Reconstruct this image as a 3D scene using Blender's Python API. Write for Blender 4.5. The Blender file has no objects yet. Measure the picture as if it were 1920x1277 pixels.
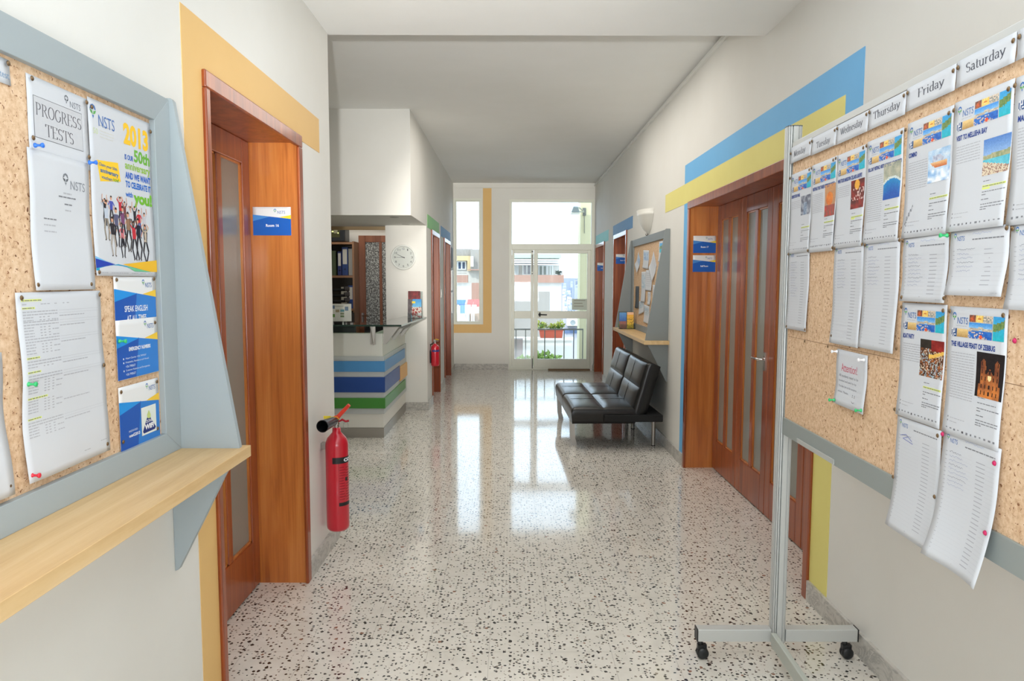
import bpy, bmesh, math, random
import numpy as np
from mathutils import Matrix, Vector, Euler
R = math.radians
sc = bpy.context.scene
C = sc.collection

# ------------------------------------------------------------------ camera
cam = bpy.data.cameras.new('camera')
cam.sensor_width = 36.0
cam.lens = 1335.0 / 1920.0 * 36.0
cam.clip_start = 0.02
cam.clip_end = 1500
co = bpy.data.objects.new('camera', cam)
C.objects.link(co)
_pit, _yaw, _rol = 0.0825, 0.0019, 0.0018
co.matrix_world = (Matrix.Translation((0, 0, 1.55)) @ Matrix.Rotation(-_yaw, 4, 'Z')
                   @ Matrix.Rotation(math.pi / 2 - _pit, 4, 'X') @ Matrix.Rotation(_rol, 4, 'Z'))
sc.camera = co

# ------------------------------------------------------------------ view
sc.view_settings.view_transform = 'Standard'
sc.view_settings.look = 'None'
sc.view_settings.gamma = 1.0
sc.view_settings.use_curve_mapping = False
sc.view_settings.exposure = 0.74
sc.cycles.max_bounces = 10
sc.cycles.diffuse_bounces = 6
sc.cycles.glossy_bounces = 4
sc.cycles.transparent_max_bounces = 12
sc.cycles.caustics_reflective = False
sc.cycles.caustics_refractive = False
sc.cycles.use_denoising = True

# ------------------------------------------------------------------ sky, sun and lights
w = bpy.data.worlds.new('World')
sc.world = w
w.use_nodes = True
w.node_tree.nodes['Background'].inputs[0].default_value = (0.68, 0.84, 1.0, 1)
w.node_tree.nodes['Background'].inputs[1].default_value = 2.2


def light(name, kind, energy, color, loc, rot=(0, 0, 0), size=None, size_y=None, **kw):
    l = bpy.data.lights.new(name, kind)
    l.energy = energy
    l.color = color
    if kind == 'AREA':
        l.shape = 'RECTANGLE'
        l.size = size
        l.size_y = size_y or size
    elif size is not None:
        if kind == 'SUN':
            l.angle = size
        else:
            l.shadow_soft_size = size
    for k, v in kw.items():
        if k == 'portal':
            l.cycles.is_portal = v
        else:
            setattr(l, k, v)
    o = bpy.data.objects.new(name, l)
    C.objects.link(o)
    o.location = loc
    o.rotation_euler = rot
    return o


light('sun', 'SUN', 1.5, (1, 0.96, 0.9), (0, 0, 30), (R(52), 0, R(-28)), R(0.6))
# the photographer's flash on the camera, then added fills and daylight portals
light('camera_flash', 'POINT', 6.2, (0.92, 0.96, 1.0), (-0.14, -0.02, 1.72), size=0.035)
light('flash_fill_spot', 'SPOT', 440, (0.98, 0.98, 0.96), (-0.14, -0.02, 1.73), (R(90 + 9), 0, 0), size=0.035, spot_size=R(47), spot_blend=1.0)  # spot added beside the flash to brighten the soffit and far ceiling
light('far_wall_fill_spot', 'SPOT', 880, (1.0, 0.95, 0.86), (-0.12, -0.02, 1.75), (R(90 + 1.5), 0, 0), size=0.035, spot_size=R(21), spot_blend=0.6)  # second added spot, narrow, only to lift the far wall
light('near_bounce_fill', 'AREA', 13, (0.84, 0.92, 1.0), (0.2, 1.5, 2.94), (0, 0, 0), 1.3, 3.8)  # added fill standing in for light bounced off the near ceiling
light('near_uplight_fill', 'AREA', 39, (0.84, 0.92, 1.0), (0.2, -0.7, 1.2), (R(145), 0, 0), 1.6, 1.2)  # added fill behind the camera, aimed up to brighten the near ceiling
light('corridor_fill', 'AREA', 27, (1.0, 0.95, 0.88), (0.2, 6.5, 3.22), (0, 0, 0), 1.6, 3.2)  # fill added for the middle of the corridor, no fitting there
light('reception_fill', 'AREA', 8, (1.0, 0.93, 0.82), (-2.5, 9.3, 3.2), (0, 0, 0), 1.2, 0.8)  # fill added to lift the dark reception interior
light('french_door_daylight', 'AREA', 1, (1, 1, 1), (0.70, 12.72, 1.5), (R(-90), 0, 0), 1.45, 2.9, portal=True)
light('window_daylight', 'AREA', 1, (1, 1, 1), (-0.74, 12.72, 1.9), (R(-90), 0, 0), 0.5, 2.2, portal=True)


# ------------------------------------------------------------------ material helpers
def lin(c):
    c = c / 255.0
    return c / 12.92 if c <= 0.04045 else ((c + 0.055) / 1.055) ** 2.4


def rgb(r, g, b):
    return (lin(r), lin(g), lin(b), 1.0)


_M = {}


def mat(name, col, rough=0.5, metal=0.0, spec=0.5, coat=0.0, emit=None, es=1.0):
    if name in _M:
        return _M[name]
    m = bpy.data.materials.new(name)
    m.use_nodes = True
    b = m.node_tree.nodes['Principled BSDF']
    b.inputs['Base Color'].default_value = rgb(*col)
    b.inputs['Roughness'].default_value = rough
    b.inputs['Metallic'].default_value = metal
    b.inputs['Specular IOR Level'].default_value = spec
    b.inputs['Coat Weight'].default_value = coat
    b.inputs['Coat Roughness'].default_value = 0.12
    if emit:
        b.inputs['Emission Color'].default_value = rgb(*emit)
        b.inputs['Emission Strength'].default_value = es
    _M[name] = m
    return m


def nodes(m):
    nt = m.node_tree
    return nt, nt.nodes, nt.links, nt.nodes['Principled BSDF']


def tex(nt, scale=(1, 1, 1), kind='Object'):
    tc = nt.nodes.new('ShaderNodeTexCoord')
    mp = nt.nodes.new('ShaderNodeMapping')
    mp.inputs['Scale'].default_value = scale
    nt.links.new(tc.outputs[kind], mp.inputs['Vector'])
    return mp.outputs['Vector']


def noise(nt, vec, scale, detail=3, rough=0.5, dist=0.0):
    n = nt.nodes.new('ShaderNodeTexNoise')
    n.inputs['Scale'].default_value = scale
    n.inputs['Detail'].default_value = detail
    n.inputs['Roughness'].default_value = rough
    n.inputs['Distortion'].default_value = dist
    nt.links.new(vec, n.inputs['Vector'])
    return n.outputs['Fac']


def ramp(nt, fac, stops, interp='LINEAR'):
    r = nt.nodes.new('ShaderNodeValToRGB')
    r.color_ramp.interpolation = interp
    e = r.color_ramp.elements
    while len(e) > 1:
        e.remove(e[-1])
    e[0].position = stops[0][0]
    e[0].color = stops[0][1]
    for p, c in stops[1:]:
        x = e.new(p)
        x.color = c
    nt.links.new(fac, r.inputs['Fac'])
    return r.outputs['Color']


def bump(nt, b, fac, strength, dist=0.01):
    n = nt.nodes.new('ShaderNodeBump')
    n.inputs['Strength'].default_value = strength
    n.inputs['Distance'].default_value = dist
    nt.links.new(fac, n.inputs['Height'])
    nt.links.new(n.outputs['Normal'], b.inputs['Normal'])


def mathn(nt, op, a, b=None):
    n = nt.nodes.new('ShaderNodeMath')
    n.operation = op
    for i, v in enumerate((a, b)):
        if v is None:
            continue
        if isinstance(v, (int, float)):
            n.inputs[i].default_value = v
        else:
            nt.links.new(v, n.inputs[i])
    return n.outputs[0]


def mixc(nt, fac, a, b):
    n = nt.nodes.new('ShaderNodeMix')
    n.data_type = 'RGBA'
    for i, v in ((0, fac), (6, a), (7, b)):
        if isinstance(v, tuple) or isinstance(v, (int, float)):
            n.inputs[i].default_value = v
        else:
            nt.links.new(v, n.inputs[i])
    return n.outputs[2]


def plaster(name, c1, c2, rough=0.75):
    m = mat(name, c1, rough, spec=0.3)
    nt, N, L, b = nodes(m)
    v = tex(nt, (1, 1, 1))
    f = noise(nt, v, 1.3, 4, 0.6)
    L.new(ramp(nt, f, [(0.3, rgb(*c1)), (0.72, rgb(*c2))]), b.inputs['Base Color'])
    v2 = tex(nt, (14, 14, 3))
    bump(nt, b, noise(nt, v2, 9, 3), 0.06, 0.004)
    return m


def wood(name, dark, midc, light_, scale=(9, 9, 0.55), rough=0.33, coat=0.35, knots=True):
    m = mat(name, midc, rough, coat=coat)
    nt, N, L, b = nodes(m)
    v = tex(nt, scale)
    f1 = noise(nt, v, 2.0, 5, 0.55, 0.8)
    v2 = tex(nt, (scale[0] * 9, scale[1] * 9, scale[2] * 2.2))
    f2 = noise(nt, v2, 2.0, 3, 0.6, 0.2)
    f = mathn(nt, 'ADD', mathn(nt, 'MULTIPLY', f1, 0.75), mathn(nt, 'MULTIPLY', f2, 0.25))
    L.new(ramp(nt, f, [(0.30, rgb(*dark)), (0.5, rgb(*midc)), (0.70, rgb(*light_))]), b.inputs['Base Color'])
    return m


M_wall = plaster('cream_wall_paint', (229, 228, 223), (224, 222, 216))
M_wallfar = M_wall
M_ceil = plaster('white_ceiling_paint', (240, 240, 238), (235, 235, 232))
M_orange = plaster('orange_paint', (230, 190, 126), (225, 184, 118), 0.6)
M_blue = plaster('sky_blue_paint', (116, 186, 236), (110, 180, 230), 0.6)
M_yellow = plaster('yellow_paint', (234, 224, 138), (228, 217, 130), 0.6)
M_green = plaster('green_paint', (138, 196, 122), (128, 188, 114), 0.6)
M_midblue = plaster('mid_blue_paint', (90, 142, 190), (84, 134, 184), 0.6)
M_teal = plaster('turquoise_paint', (128, 205, 200), (120, 198, 194), 0.6)

M_wood = wood('varnished_red_wood', (112, 48, 22), (148, 70, 30), (174, 92, 42))
M_woodj = wood('varnished_orange_wood', (160, 86, 36), (196, 116, 52), (214, 140, 70))
M_oakedge = wood('beech_edge', (196, 150, 96), (208, 165, 112), (220, 180, 128), (0.6, 9, 9), 0.5, 0.0)
M_oak = wood('light_oak_veneer', (200, 164, 114), (213, 180, 130), (221, 191, 145), (12, 0.7, 12), 0.5, 0.05)
M_grey = mat('blue_grey_board_paint', (160, 170, 174), 0.5)
M_grey_shaded = mat('shaded_blue_grey_paint', (128, 134, 134), 0.5)  # same paint as M_grey, with the dimmer light put into the colour

# floor: white terrazzo tiles with black chips
M_floor = mat('terrazzo', (214, 208, 196), 0.10, spec=0.65)
nt, N, L, b = nodes(M_floor)
v0 = tex(nt, (1, 1, 1))
base = ramp(nt, noise(nt, v0, 9, 5, 0.7), [(0.3, rgb(217, 212, 202)), (0.7, rgb(231, 226, 217))])


def chips(scale, prob, edge, seed, stretch=(1, 1, 1), inc=None):
    v = tex(nt, stretch)
    nn = N.new('ShaderNodeVectorMath')
    nn.operation = 'ADD'
    L.new(v, nn.inputs[0])
    nn.inputs[1].default_value = (seed, seed * 1.7, 0)
    nz = N.new('ShaderNodeTexNoise')
    nz.inputs['Scale'].default_value = scale * 1.4
    L.new(nn.outputs[0], nz.inputs['Vector'])
    sc_ = N.new('ShaderNodeVectorMath')
    sc_.operation = 'SCALE'
    L.new(nz.outputs['Color'], sc_.inputs[0])
    sc_.inputs['Scale'].default_value = 0.55 / scale
    ad = N.new('ShaderNodeVectorMath')
    ad.operation = 'ADD'
    L.new(nn.outputs[0], ad.inputs[0])
    L.new(sc_.outputs[0], ad.inputs[1])
    vo = N.new('ShaderNodeTexVoronoi')
    vo.voronoi_dimensions = '2D'
    vo.inputs['Scale'].default_value = scale
    L.new(ad.outputs[0], vo.inputs['Vector'])
    sp = N.new('ShaderNodeSeparateColor')
    L.new(vo.outputs['Color'], sp.inputs[0])
    pick = mathn(nt, 'LESS_THAN', sp.outputs[0], prob)
    size = mathn(nt, 'MULTIPLY', mathn(nt, 'ADD', sp.outputs[1], 0.35), edge)
    near = mathn(nt, 'LESS_THAN', vo.outputs['Distance'], size)
    return mathn(nt, 'MULTIPLY', pick, near)


c = mixc(nt, chips(60, 0.16, 0.30, 3.1), base, rgb(150, 140, 128))
c = mixc(nt, chips(52, 0.38, 0.27, 0.0, (1.0, 1.15, 1)), c, rgb(38, 36, 34))
c = mixc(nt, chips(34, 0.13, 0.24, 7.7, (1.2, 1.0, 1)), c, rgb(44, 42, 39))
c = mixc(nt, chips(40, 0.022, 0.28, 13.3), c, rgb(146, 108, 88))
# tile joints
tcn = N.new('ShaderNodeTexCoord')
sep = N.new('ShaderNodeSeparateXYZ')
L.new(tcn.outputs['Object'], sep.inputs[0])


def joint(out, off):
    t = mathn(nt, 'DIVIDE', mathn(nt, 'SUBTRACT', out, off), 0.257)
    fr = mathn(nt, 'FRACT', t)
    return mathn(nt, 'LESS_THAN', fr, 0.009)


j = mathn(nt, 'MAXIMUM', joint(sep.outputs[0], 0.167 - 0.257 * 40), joint(sep.outputs[1], 6.47 - 0.257 * 60))
c = mixc(nt, mathn(nt, 'MULTIPLY', j, 0.35), c, rgb(110, 104, 96))
L.new(c, b.inputs['Base Color'])
rn = noise(nt, v0, 5, 3)
L.new(mathn(nt, 'ADD', mathn(nt, 'MULTIPLY', rn, 0.06), 0.05), b.inputs['Roughness'])
bump(nt, b, noise(nt, tex(nt, (1, 1, 1)), 2.2, 2), 0.03, 0.02)

M_marble = mat('grey_marble', (196, 192, 186), 0.35)
nt, N, L, b = nodes(M_marble)
f = noise(nt, tex(nt, (3, 3, 5)), 3, 8, 0.65, 1.6)
L.new(ramp(nt, f, [(0.35, rgb(206, 203, 197)), (0.5, rgb(190, 187, 181)), (0.56, rgb(160, 158, 154)), (0.62, rgb(202, 199, 193))]),
      b.inputs['Base Color'])

M_cork = mat('cork', (208, 166, 124), 0.85, spec=0.2)
nt, N, L, b = nodes(M_cork)
v = tex(nt)
cc = ramp(nt, noise(nt, v, 75, 4, 0.7), [(0.32, rgb(196, 158, 124)), (0.5, rgb(218, 186, 152)), (0.68, rgb(230, 202, 172))])
f = noise(nt, v, 120, 2, 0.5, 0.6)
cc = mixc(nt, mathn(nt, 'GREATER_THAN', f, 0.665), cc, rgb(138, 96, 66))
f = noise(nt, tex(nt, (1.3, 1, 1)), 48, 2, 0.5, 0.5)
cc = mixc(nt, mathn(nt, 'GREATER_THAN', f, 0.735), cc, rgb(120, 84, 60))
L.new(cc, b.inputs['Base Color'])
bump(nt, b, noise(nt, v, 160, 2), 0.25, 0.002)

M_paper = mat('white_paper', (206, 209, 214), 0.6, spec=0.3)
M_gloss = mat('glossy_card_white', (232, 232, 232), 0.3)
M_alu = mat('brushed_aluminium', (200, 202, 200), 0.42, 0.3)
M_alud = mat('dark_aluminium_groove', (110, 116, 120), 0.4, 0.5)
M_steel = mat('brushed_steel', (170, 166, 160), 0.35, 0.9)
M_chrome = mat('chrome', (215, 215, 215), 0.12, 1.0)
M_brass = mat('aged_brass', (128, 104, 76), 0.35, 0.7)
M_black = mat('black_plastic', (26, 27, 29), 0.4)
M_white = mat('white_plastic', (232, 232, 228), 0.4)
M_whiteframe = mat('white_painted_metal', (226, 228, 216), 0.42)
M_red = mat('red_extinguisher_paint', (196, 22, 44), 0.28, coat=0.5)
M_redp = mat('red_plastic', (224, 62, 40), 0.4)
M_yel = mat('yellow_tag', (236, 214, 60), 0.5)
M_leather = mat('black_leather', (15, 15, 17), 0.30, spec=0.6)
nt, N, L, b = nodes(M_leather)
bump(nt, b, noise(nt, tex(nt), 220, 3), 0.12, 0.002)
M_leatherd = mat('black_fabric_underside', (20, 20, 21), 0.8)


def glassmat(name, tint=(235, 245, 240), refl=1.0, alpha_dark=0.0):
    m = bpy.data.materials.new(name)
    m.use_nodes = True
    nt = m.node_tree
    for n in list(nt.nodes):
        nt.nodes.remove(n)
    out = nt.nodes.new('ShaderNodeOutputMaterial')
    tr = nt.nodes.new('ShaderNodeBsdfTransparent')
    tr.inputs[0].default_value = rgb(*tint)
    gl = nt.nodes.new('ShaderNodeBsdfGlossy')
    gl.inputs['Roughness'].default_value = 0.02
    fr = nt.nodes.new('ShaderNodeFresnel')
    fr.inputs['IOR'].default_value = 1.45
    mx = nt.nodes.new('ShaderNodeMixShader')
    nt.links.new(fr.outputs[0], mx.inputs[0])
    nt.links.new(tr.outputs[0], mx.inputs[1])
    nt.links.new(gl.outputs[0], mx.inputs[2])
    nt.links.new(mx.outputs[0], out.inputs[0])
    return m


M_glass = glassmat('clear_window_glass', (250, 252, 252))
M_gglass = glassmat('green_counter_glass', (196, 222, 208))
M_acryl = glassmat('clear_acrylic', (236, 240, 240))
M_gedge = mat('dark_green_glass_edge', (30, 54, 46), 0.15)
M_frost = mat('obscured_door_glass', (140, 140, 132), 0.22)
nt, N, L, b = nodes(M_frost)
bump(nt, b, noise(nt, tex(nt, (1, 1, 0.5)), 55, 2), 0.12, 0.004)
M_pat = mat('patterned_glass', (120, 122, 120), 0.15)
nt, N, L, b = nodes(M_pat)
f = noise(nt, tex(nt), 60, 2, 0.5)
L.new(ramp(nt, f, [(0.36, rgb(84, 84, 86)), (0.5, rgb(132, 134, 132)), (0.64, rgb(200, 204, 202))]), b.inputs['Base Color'])
bump(nt, b, f, 0.8, 0.01)


# ------------------------------------------------------------------ mesh helpers
class MB:
    def __init__(s):
        s.v, s.f, s.m, s.mats, s.sm = [], [], [], [], []

    def mi(s, m):
        if m not in s.mats:
            s.mats.append(m)
        return s.mats.index(m)

    def add(s, vs, fs, m, smooth=False):
        o = len(s.v)
        s.v += [tuple(p) for p in vs]
        k = s.mi(m)
        for f in fs:
            s.f.append(tuple(i + o for i in f))
            s.m.append(k)
            s.sm.append(smooth)
        return s

    def box(s, x0, x1, y0, y1, z0, z1, m):
        x0, x1 = min(x0, x1), max(x0, x1)
        y0, y1 = min(y0, y1), max(y0, y1)
        z0, z1 = min(z0, z1), max(z0, z1)
        vs = [(x, y, z) for x in (x0, x1) for y in (y0, y1) for z in (z0, z1)]
        return s.add(vs, [(0, 1, 3, 2), (4, 6, 7, 5), (0, 4, 5, 1), (2, 3, 7, 6), (0, 2, 6, 4), (1, 5, 7, 3)], m)

    def prism(s, poly, axis, a, b_, m, smooth=False):
        n = len(poly)

        def P(p, t):
            if axis == 'x':
                return (t, p[0], p[1])
            if axis == 'y':
                return (p[0], t, p[1])
            return (p[0], p[1], t)
        vs = [P(p, a) for p in poly] + [P(p, b_) for p in poly]
        s.add(vs, [tuple(range(n)), tuple(range(2 * n - 1, n - 1, -1))], m)
        return s.add(vs, [(i, (i + 1) % n, n + (i + 1) % n, n + i) for i in range(n)], m, smooth)

    def tube(s, pts, r, m, n=12, cap=True, smooth=True):
        pts = [Vector(p) for p in pts]
        rs = r if isinstance(r, (list, tuple)) else [r] * len(pts)
        vs, fs = [], []
        up = None
        for i, p in enumerate(pts):
            if i == 0:
                t = pts[1] - p
            elif i == len(pts) - 1:
                t = p - pts[i - 1]
            else:
                t = pts[i + 1] - pts[i - 1]
            t.normalize()
            if up is None or abs(t.dot(up)) > 0.98:
                up = Vector((0, 0, 1)) if abs(t.z) < 0.9 else Vector((1, 0, 0))
            a = t.cross(up).normalized()
            b2 = t.cross(a).normalized()
            for k in range(n):
                an = 2 * math.pi * k / n
                vs.append(p + (a * math.cos(an) + b2 * math.sin(an)) * rs[i])
        for i in range(len(pts) - 1):
            for k in range(n):
                fs.append((i * n + k, i * n + (k + 1) % n, (i + 1) * n + (k + 1) % n, (i + 1) * n + k))
        s.add(vs, fs, m, smooth)
        if cap:
            s.add(vs, [tuple(range(n)), tuple(range(len(vs) - n, len(vs)))], m)
        return s

    def lathe(s, prof, c, m, n=32, a0=0, a1=2 * math.pi, smooth=True, axis='z'):
        vs, fs = [], []
        full = abs(a1 - a0 - 2 * math.pi) < 1e-6
        k_ = n if full else n + 1
        for r, z in prof:
            for k in range(k_):
                a = a0 + (a1 - a0) * k / n
                x, y = r * math.cos(a), r * math.sin(a)
                if axis == 'z':
                    vs.append((c[0] + x, c[1] + y, c[2] + z))
                elif axis == 'y':
                    vs.append((c[0] + x, c[1] + z, c[2] + y))
                else:
                    vs.append((c[0] + z, c[1] + x, c[2] + y))
        for i in range(len(prof) - 1):
            for k in range(n):
                k2 = (k + 1) % k_
                fs.append((i * k_ + k, i * k_ + k2, (i + 1) * k_ + k2, (i + 1) * k_ + k))
        return s.add(vs, fs, m, smooth)

    def build(s, name, parent=None, bevel=0.0, seg=2, **props):
        me = bpy.data.meshes.new(name)
        off = Vector((0, 0, 0))
        if parent is not None and parent.get('_o') is not None:
            off = Vector(parent['_o'])
        vs = [(p[0] - off.x, p[1] - off.y, p[2] - off.z) for p in s.v]
        me.from_pydata(vs, [], s.f)
        for m in s.mats:
            me.materials.append(m)
        me.polygons.foreach_set('material_index', s.m)
        me.polygons.foreach_set('use_smooth', s.sm)
        me.update()
        bm = bmesh.new()
        bm.from_mesh(me)
        bmesh.ops.recalc_face_normals(bm, faces=bm.faces)
        bm.to_mesh(me)
        bm.free()
        o = bpy.data.objects.new(name, me)
        C.objects.link(o)
        if parent is not None:
            o.parent = parent
            if parent.get('_o') is not None:
                o['_o'] = parent['_o']
        if bevel > 0:
            md = o.modifiers.new('bevel', 'BEVEL')
            md.width = bevel
            md.segments = seg
            md.limit_method = 'ANGLE'
            md.angle_limit = R(40)
        for k, v in props.items():
            o[k] = v
        return o


def thing(name, label, cat, loc, group=None, kind=None, rot=None):
    o = bpy.data.objects.new(name, None)
    C.objects.link(o)
    o.empty_display_size = 0.1
    o.location = loc
    if rot is not None:
        o.rotation_euler = rot
        o['_o'] = (0.0, 0.0, 0.0)
    else:
        o['_o'] = tuple(float(x) for x in loc)
    if label:
        o['label'] = label
    if cat:
        o['category'] = cat
    if group:
        o['group'] = group
    if kind:
        o['kind'] = kind
    return o


def struct(name, mb, **kw):
    return mb.build(name, kind='structure', **kw)


# ------------------------------------------------------------------ THE SHELL
XL, XLF, XR, YF = -1.05, -1.0, 1.46, 12.5
ZN, ZC = 2.96, 3.25

struct('floor', MB().box(-4.6, 2.3, -1.6, 12.62, -0.2, 0.0, M_floor))
struct('ceiling', MB().box(-4.6, 2.3, -1.6, 4.22, ZN, 3.5, M_ceil).box(-4.6, 2.3, 4.22, 12.62, ZC, 3.5, M_ceil))


def wall_y(mb, x, out, y0, y1, z1, openings, m, thick=0.42):
    """wall in the plane X=x running along Y, body towards x+out*thick, with blind openings (ya,yb,zt)"""
    xo = x + out * thick
    cur = y0
    for ya, yb, zt in sorted(openings):
        mb.box(x, xo, cur, ya, 0, z1, m)
        mb.box(x, xo, ya, yb, zt, z1, m)
        mb.box(xo - out * 0.06, xo, ya, yb, 0, zt, m)
        cur = yb
    mb.box(x, xo, cur, y1, 0, z1, m)


wl = MB()
wall_y(wl, XL, -1, -1.5, 4.20, ZN + 0.05, [(2.492, 3.585, 2.25)], M_wall)
wall_left = struct('wall_left', wl)
wf = MB()
wall_y(wf, XLF, -1, 8.75, 12.5, ZC + 0.05, [(9.02, 9.96, 2.19), (10.70, 11.74, 2.19)], M_wall)
wf.box(-1.485, XLF, 8.5, 8.75, 0, ZC + 0.05, M_wall)
wall_lf = struct('wall_left_far', wf)
wr = MB()
wall_y(wr, XR, 1, -1.5, 12.5, ZC + 0.05, [(3.38, 5.88, 2.19), (9.02, 10.10, 2.19), (11.15, 12.26, 2.17)], M_wall)
wall_right = struct('wall_right', wr)
struct('wall_back', MB().box(-4.6, 2.3, -1.6, -1.5, 0, 3.2, M_wall))
wo = MB()
wo.box(-4.6, -4.5, -1.5, 12.5, 0, ZC, M_wall)
wo.box(-4.5, XL - 0.42, 3.9, 4.20, 0, 3.2, M_wall)
struct('wall_reception_side', wo)
struct('wall_reception_back', MB().box(-4.5, XLF - 0.42, 10.3, 10.4, 0, ZC, M_wall))
# boxed soffit over the reception desk
sf = MB()
sf.box(-4.5, XLF, 7.2, 8.5, 2.21, ZC, M_wall)
sf.box(-4.5, -1.485, 8.5, 8.68, 2.21, ZC, M_wall)
sf.box(-4.5, XLF - 0.42, 8.68, 8.72, 2.17, 2.21, mat('tan_trim_paint', (176, 150, 112), 0.6))
struct('ceiling_soffit', sf)

# far wall with the two openings
fw = MB()
WY0, WY1 = YF, YF + 0.12
fw.box(-1.42, -1.0, WY0, WY1, 0, ZC, M_wall)
fw.box(-1.0, -0.50, WY0, WY1, 0, 0.80, M_wall)
fw.box(-1.0, -0.50, WY0, WY1, 2.985, ZC, M_wall)
fw.box(-0.50, -0.03, WY0, WY1, 0, ZC, M_wall)
fw.box(-0.03, 1.45, WY0, WY1, 2.975, ZC, M_wall)
fw.box(1.45, 1.95, WY0, WY1, 0, ZC, M_wall)
wall_far = struct('wall_far', fw)


def band(parent, boxes, m, name='painted_band'):
    b_ = MB()
    for bx in boxes:
        b_.box(*bx, m)
    return b_.build(name, parent)


e = 0.0022
band(wall_left, [(XL, XL + e, 2.335, 3.97, 2.25, 2.43), (XL, XL + e, 2.335, 2.48, 0, 2.25)], M_orange)
band(wall_far, [(-0.484, -0.336, YF - e, YF, 0.65, 3.16), (-1.0, -0.484, YF - e, YF, 0.65, 0.80)], M_orange)
band(wall_right, [(XR - e, XR, 3.02, 6.055, 2.365, 2.52), (XR - e, XR, 3.02, 3.175, 1.4, 2.365),
                  (XR - e, XR, 5.90, 6.055, 0.1, 2.20)], M_blue)
band(wall_right, [(XR - e, XR, 3.175, 6.80, 2.20, 2.365), (XR - e, XR, 3.175, 3.375, 0.1, 2.20)], M_yellow)
band(wall_right, [(XR - e, XR, 8.61, 10.25, 2.195, 2.34)], M_midblue)
band(wall_right, [(XR - e, XR, 10.72, 12.3, 2.165, 2.33)], M_teal)
band(wall_lf, [(XLF, XLF + e, 8.60, 10.0, 2.195, 2.355)], M_green)
band(wall_lf, [(XLF, XLF + e, 10.25, 11.85, 2.195, 2.345)], M_midblue)

# marble skirting
bh, bt = 0.10, 0.015
b1 = MB()
b1.box(XL, XL + bt, -1.5, 2.475, 0, bh, M_marble)
b1.box(XL, XL + bt, 3.60, 4.20, 0, bh, M_marble)
b1.box(XL - 0.4, XL + bt, 4.20, 4.20 + bt, 0, bh, M_marble)
struct('baseboard_left', b1)
b1 = MB()
b1.box(-1.49, XLF + bt, 8.485, 8.5, 0, bh, M_marble)
b1.box(XLF, XLF + bt, 8.5, 9.0, 0, bh, M_marble)
b1.box(XLF, XLF + bt, 9.98, 10.68, 0, bh, M_marble)
b1.box(XLF, XLF + bt, 11.76, 12.5, 0, bh, M_marble)
struct('baseboard_left_far', b1)
b1 = MB()
b1.box(XR - bt, XR, -1.5, 3.365, 0, bh, M_marble)
b1.box(XR - bt, XR, 5.895, 9.0, 0, bh, M_marble)
b1.box(XR - bt, XR, 10.12, 11.13, 0, bh, M_marble)
struct('baseboard_right', b1)
struct('baseboard_far', MB().box(-0.985, -0.045, YF - bt, YF, 0, 0.105, M_marble))
# trunking along the ceiling and the moulding on the far wall
struct('trim_1', MB().box(XR - 0.022, XR, 4.30, 12.48, 3.195, 3.222, M_white))
struct('trim_2', MB().box(-0.98, XR - 0.03, YF - 0.02, YF, 3.165, 3.205, M_wall))


# ------------------------------------------------------------------ wooden doors
def obox(mb, side, xs, y0, y1, z0, z1, m):
    """side=-1: left wall (room towards +X); xs given as distances INTO the wall"""
    if side < 0:
        mb.box(DX - xs[0], DX - xs[1], y0, y1, z0, z1, m)
    else:
        mb.box(DX + xs[0], DX + xs[1], y0, y1, z0, z1, m)


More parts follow.
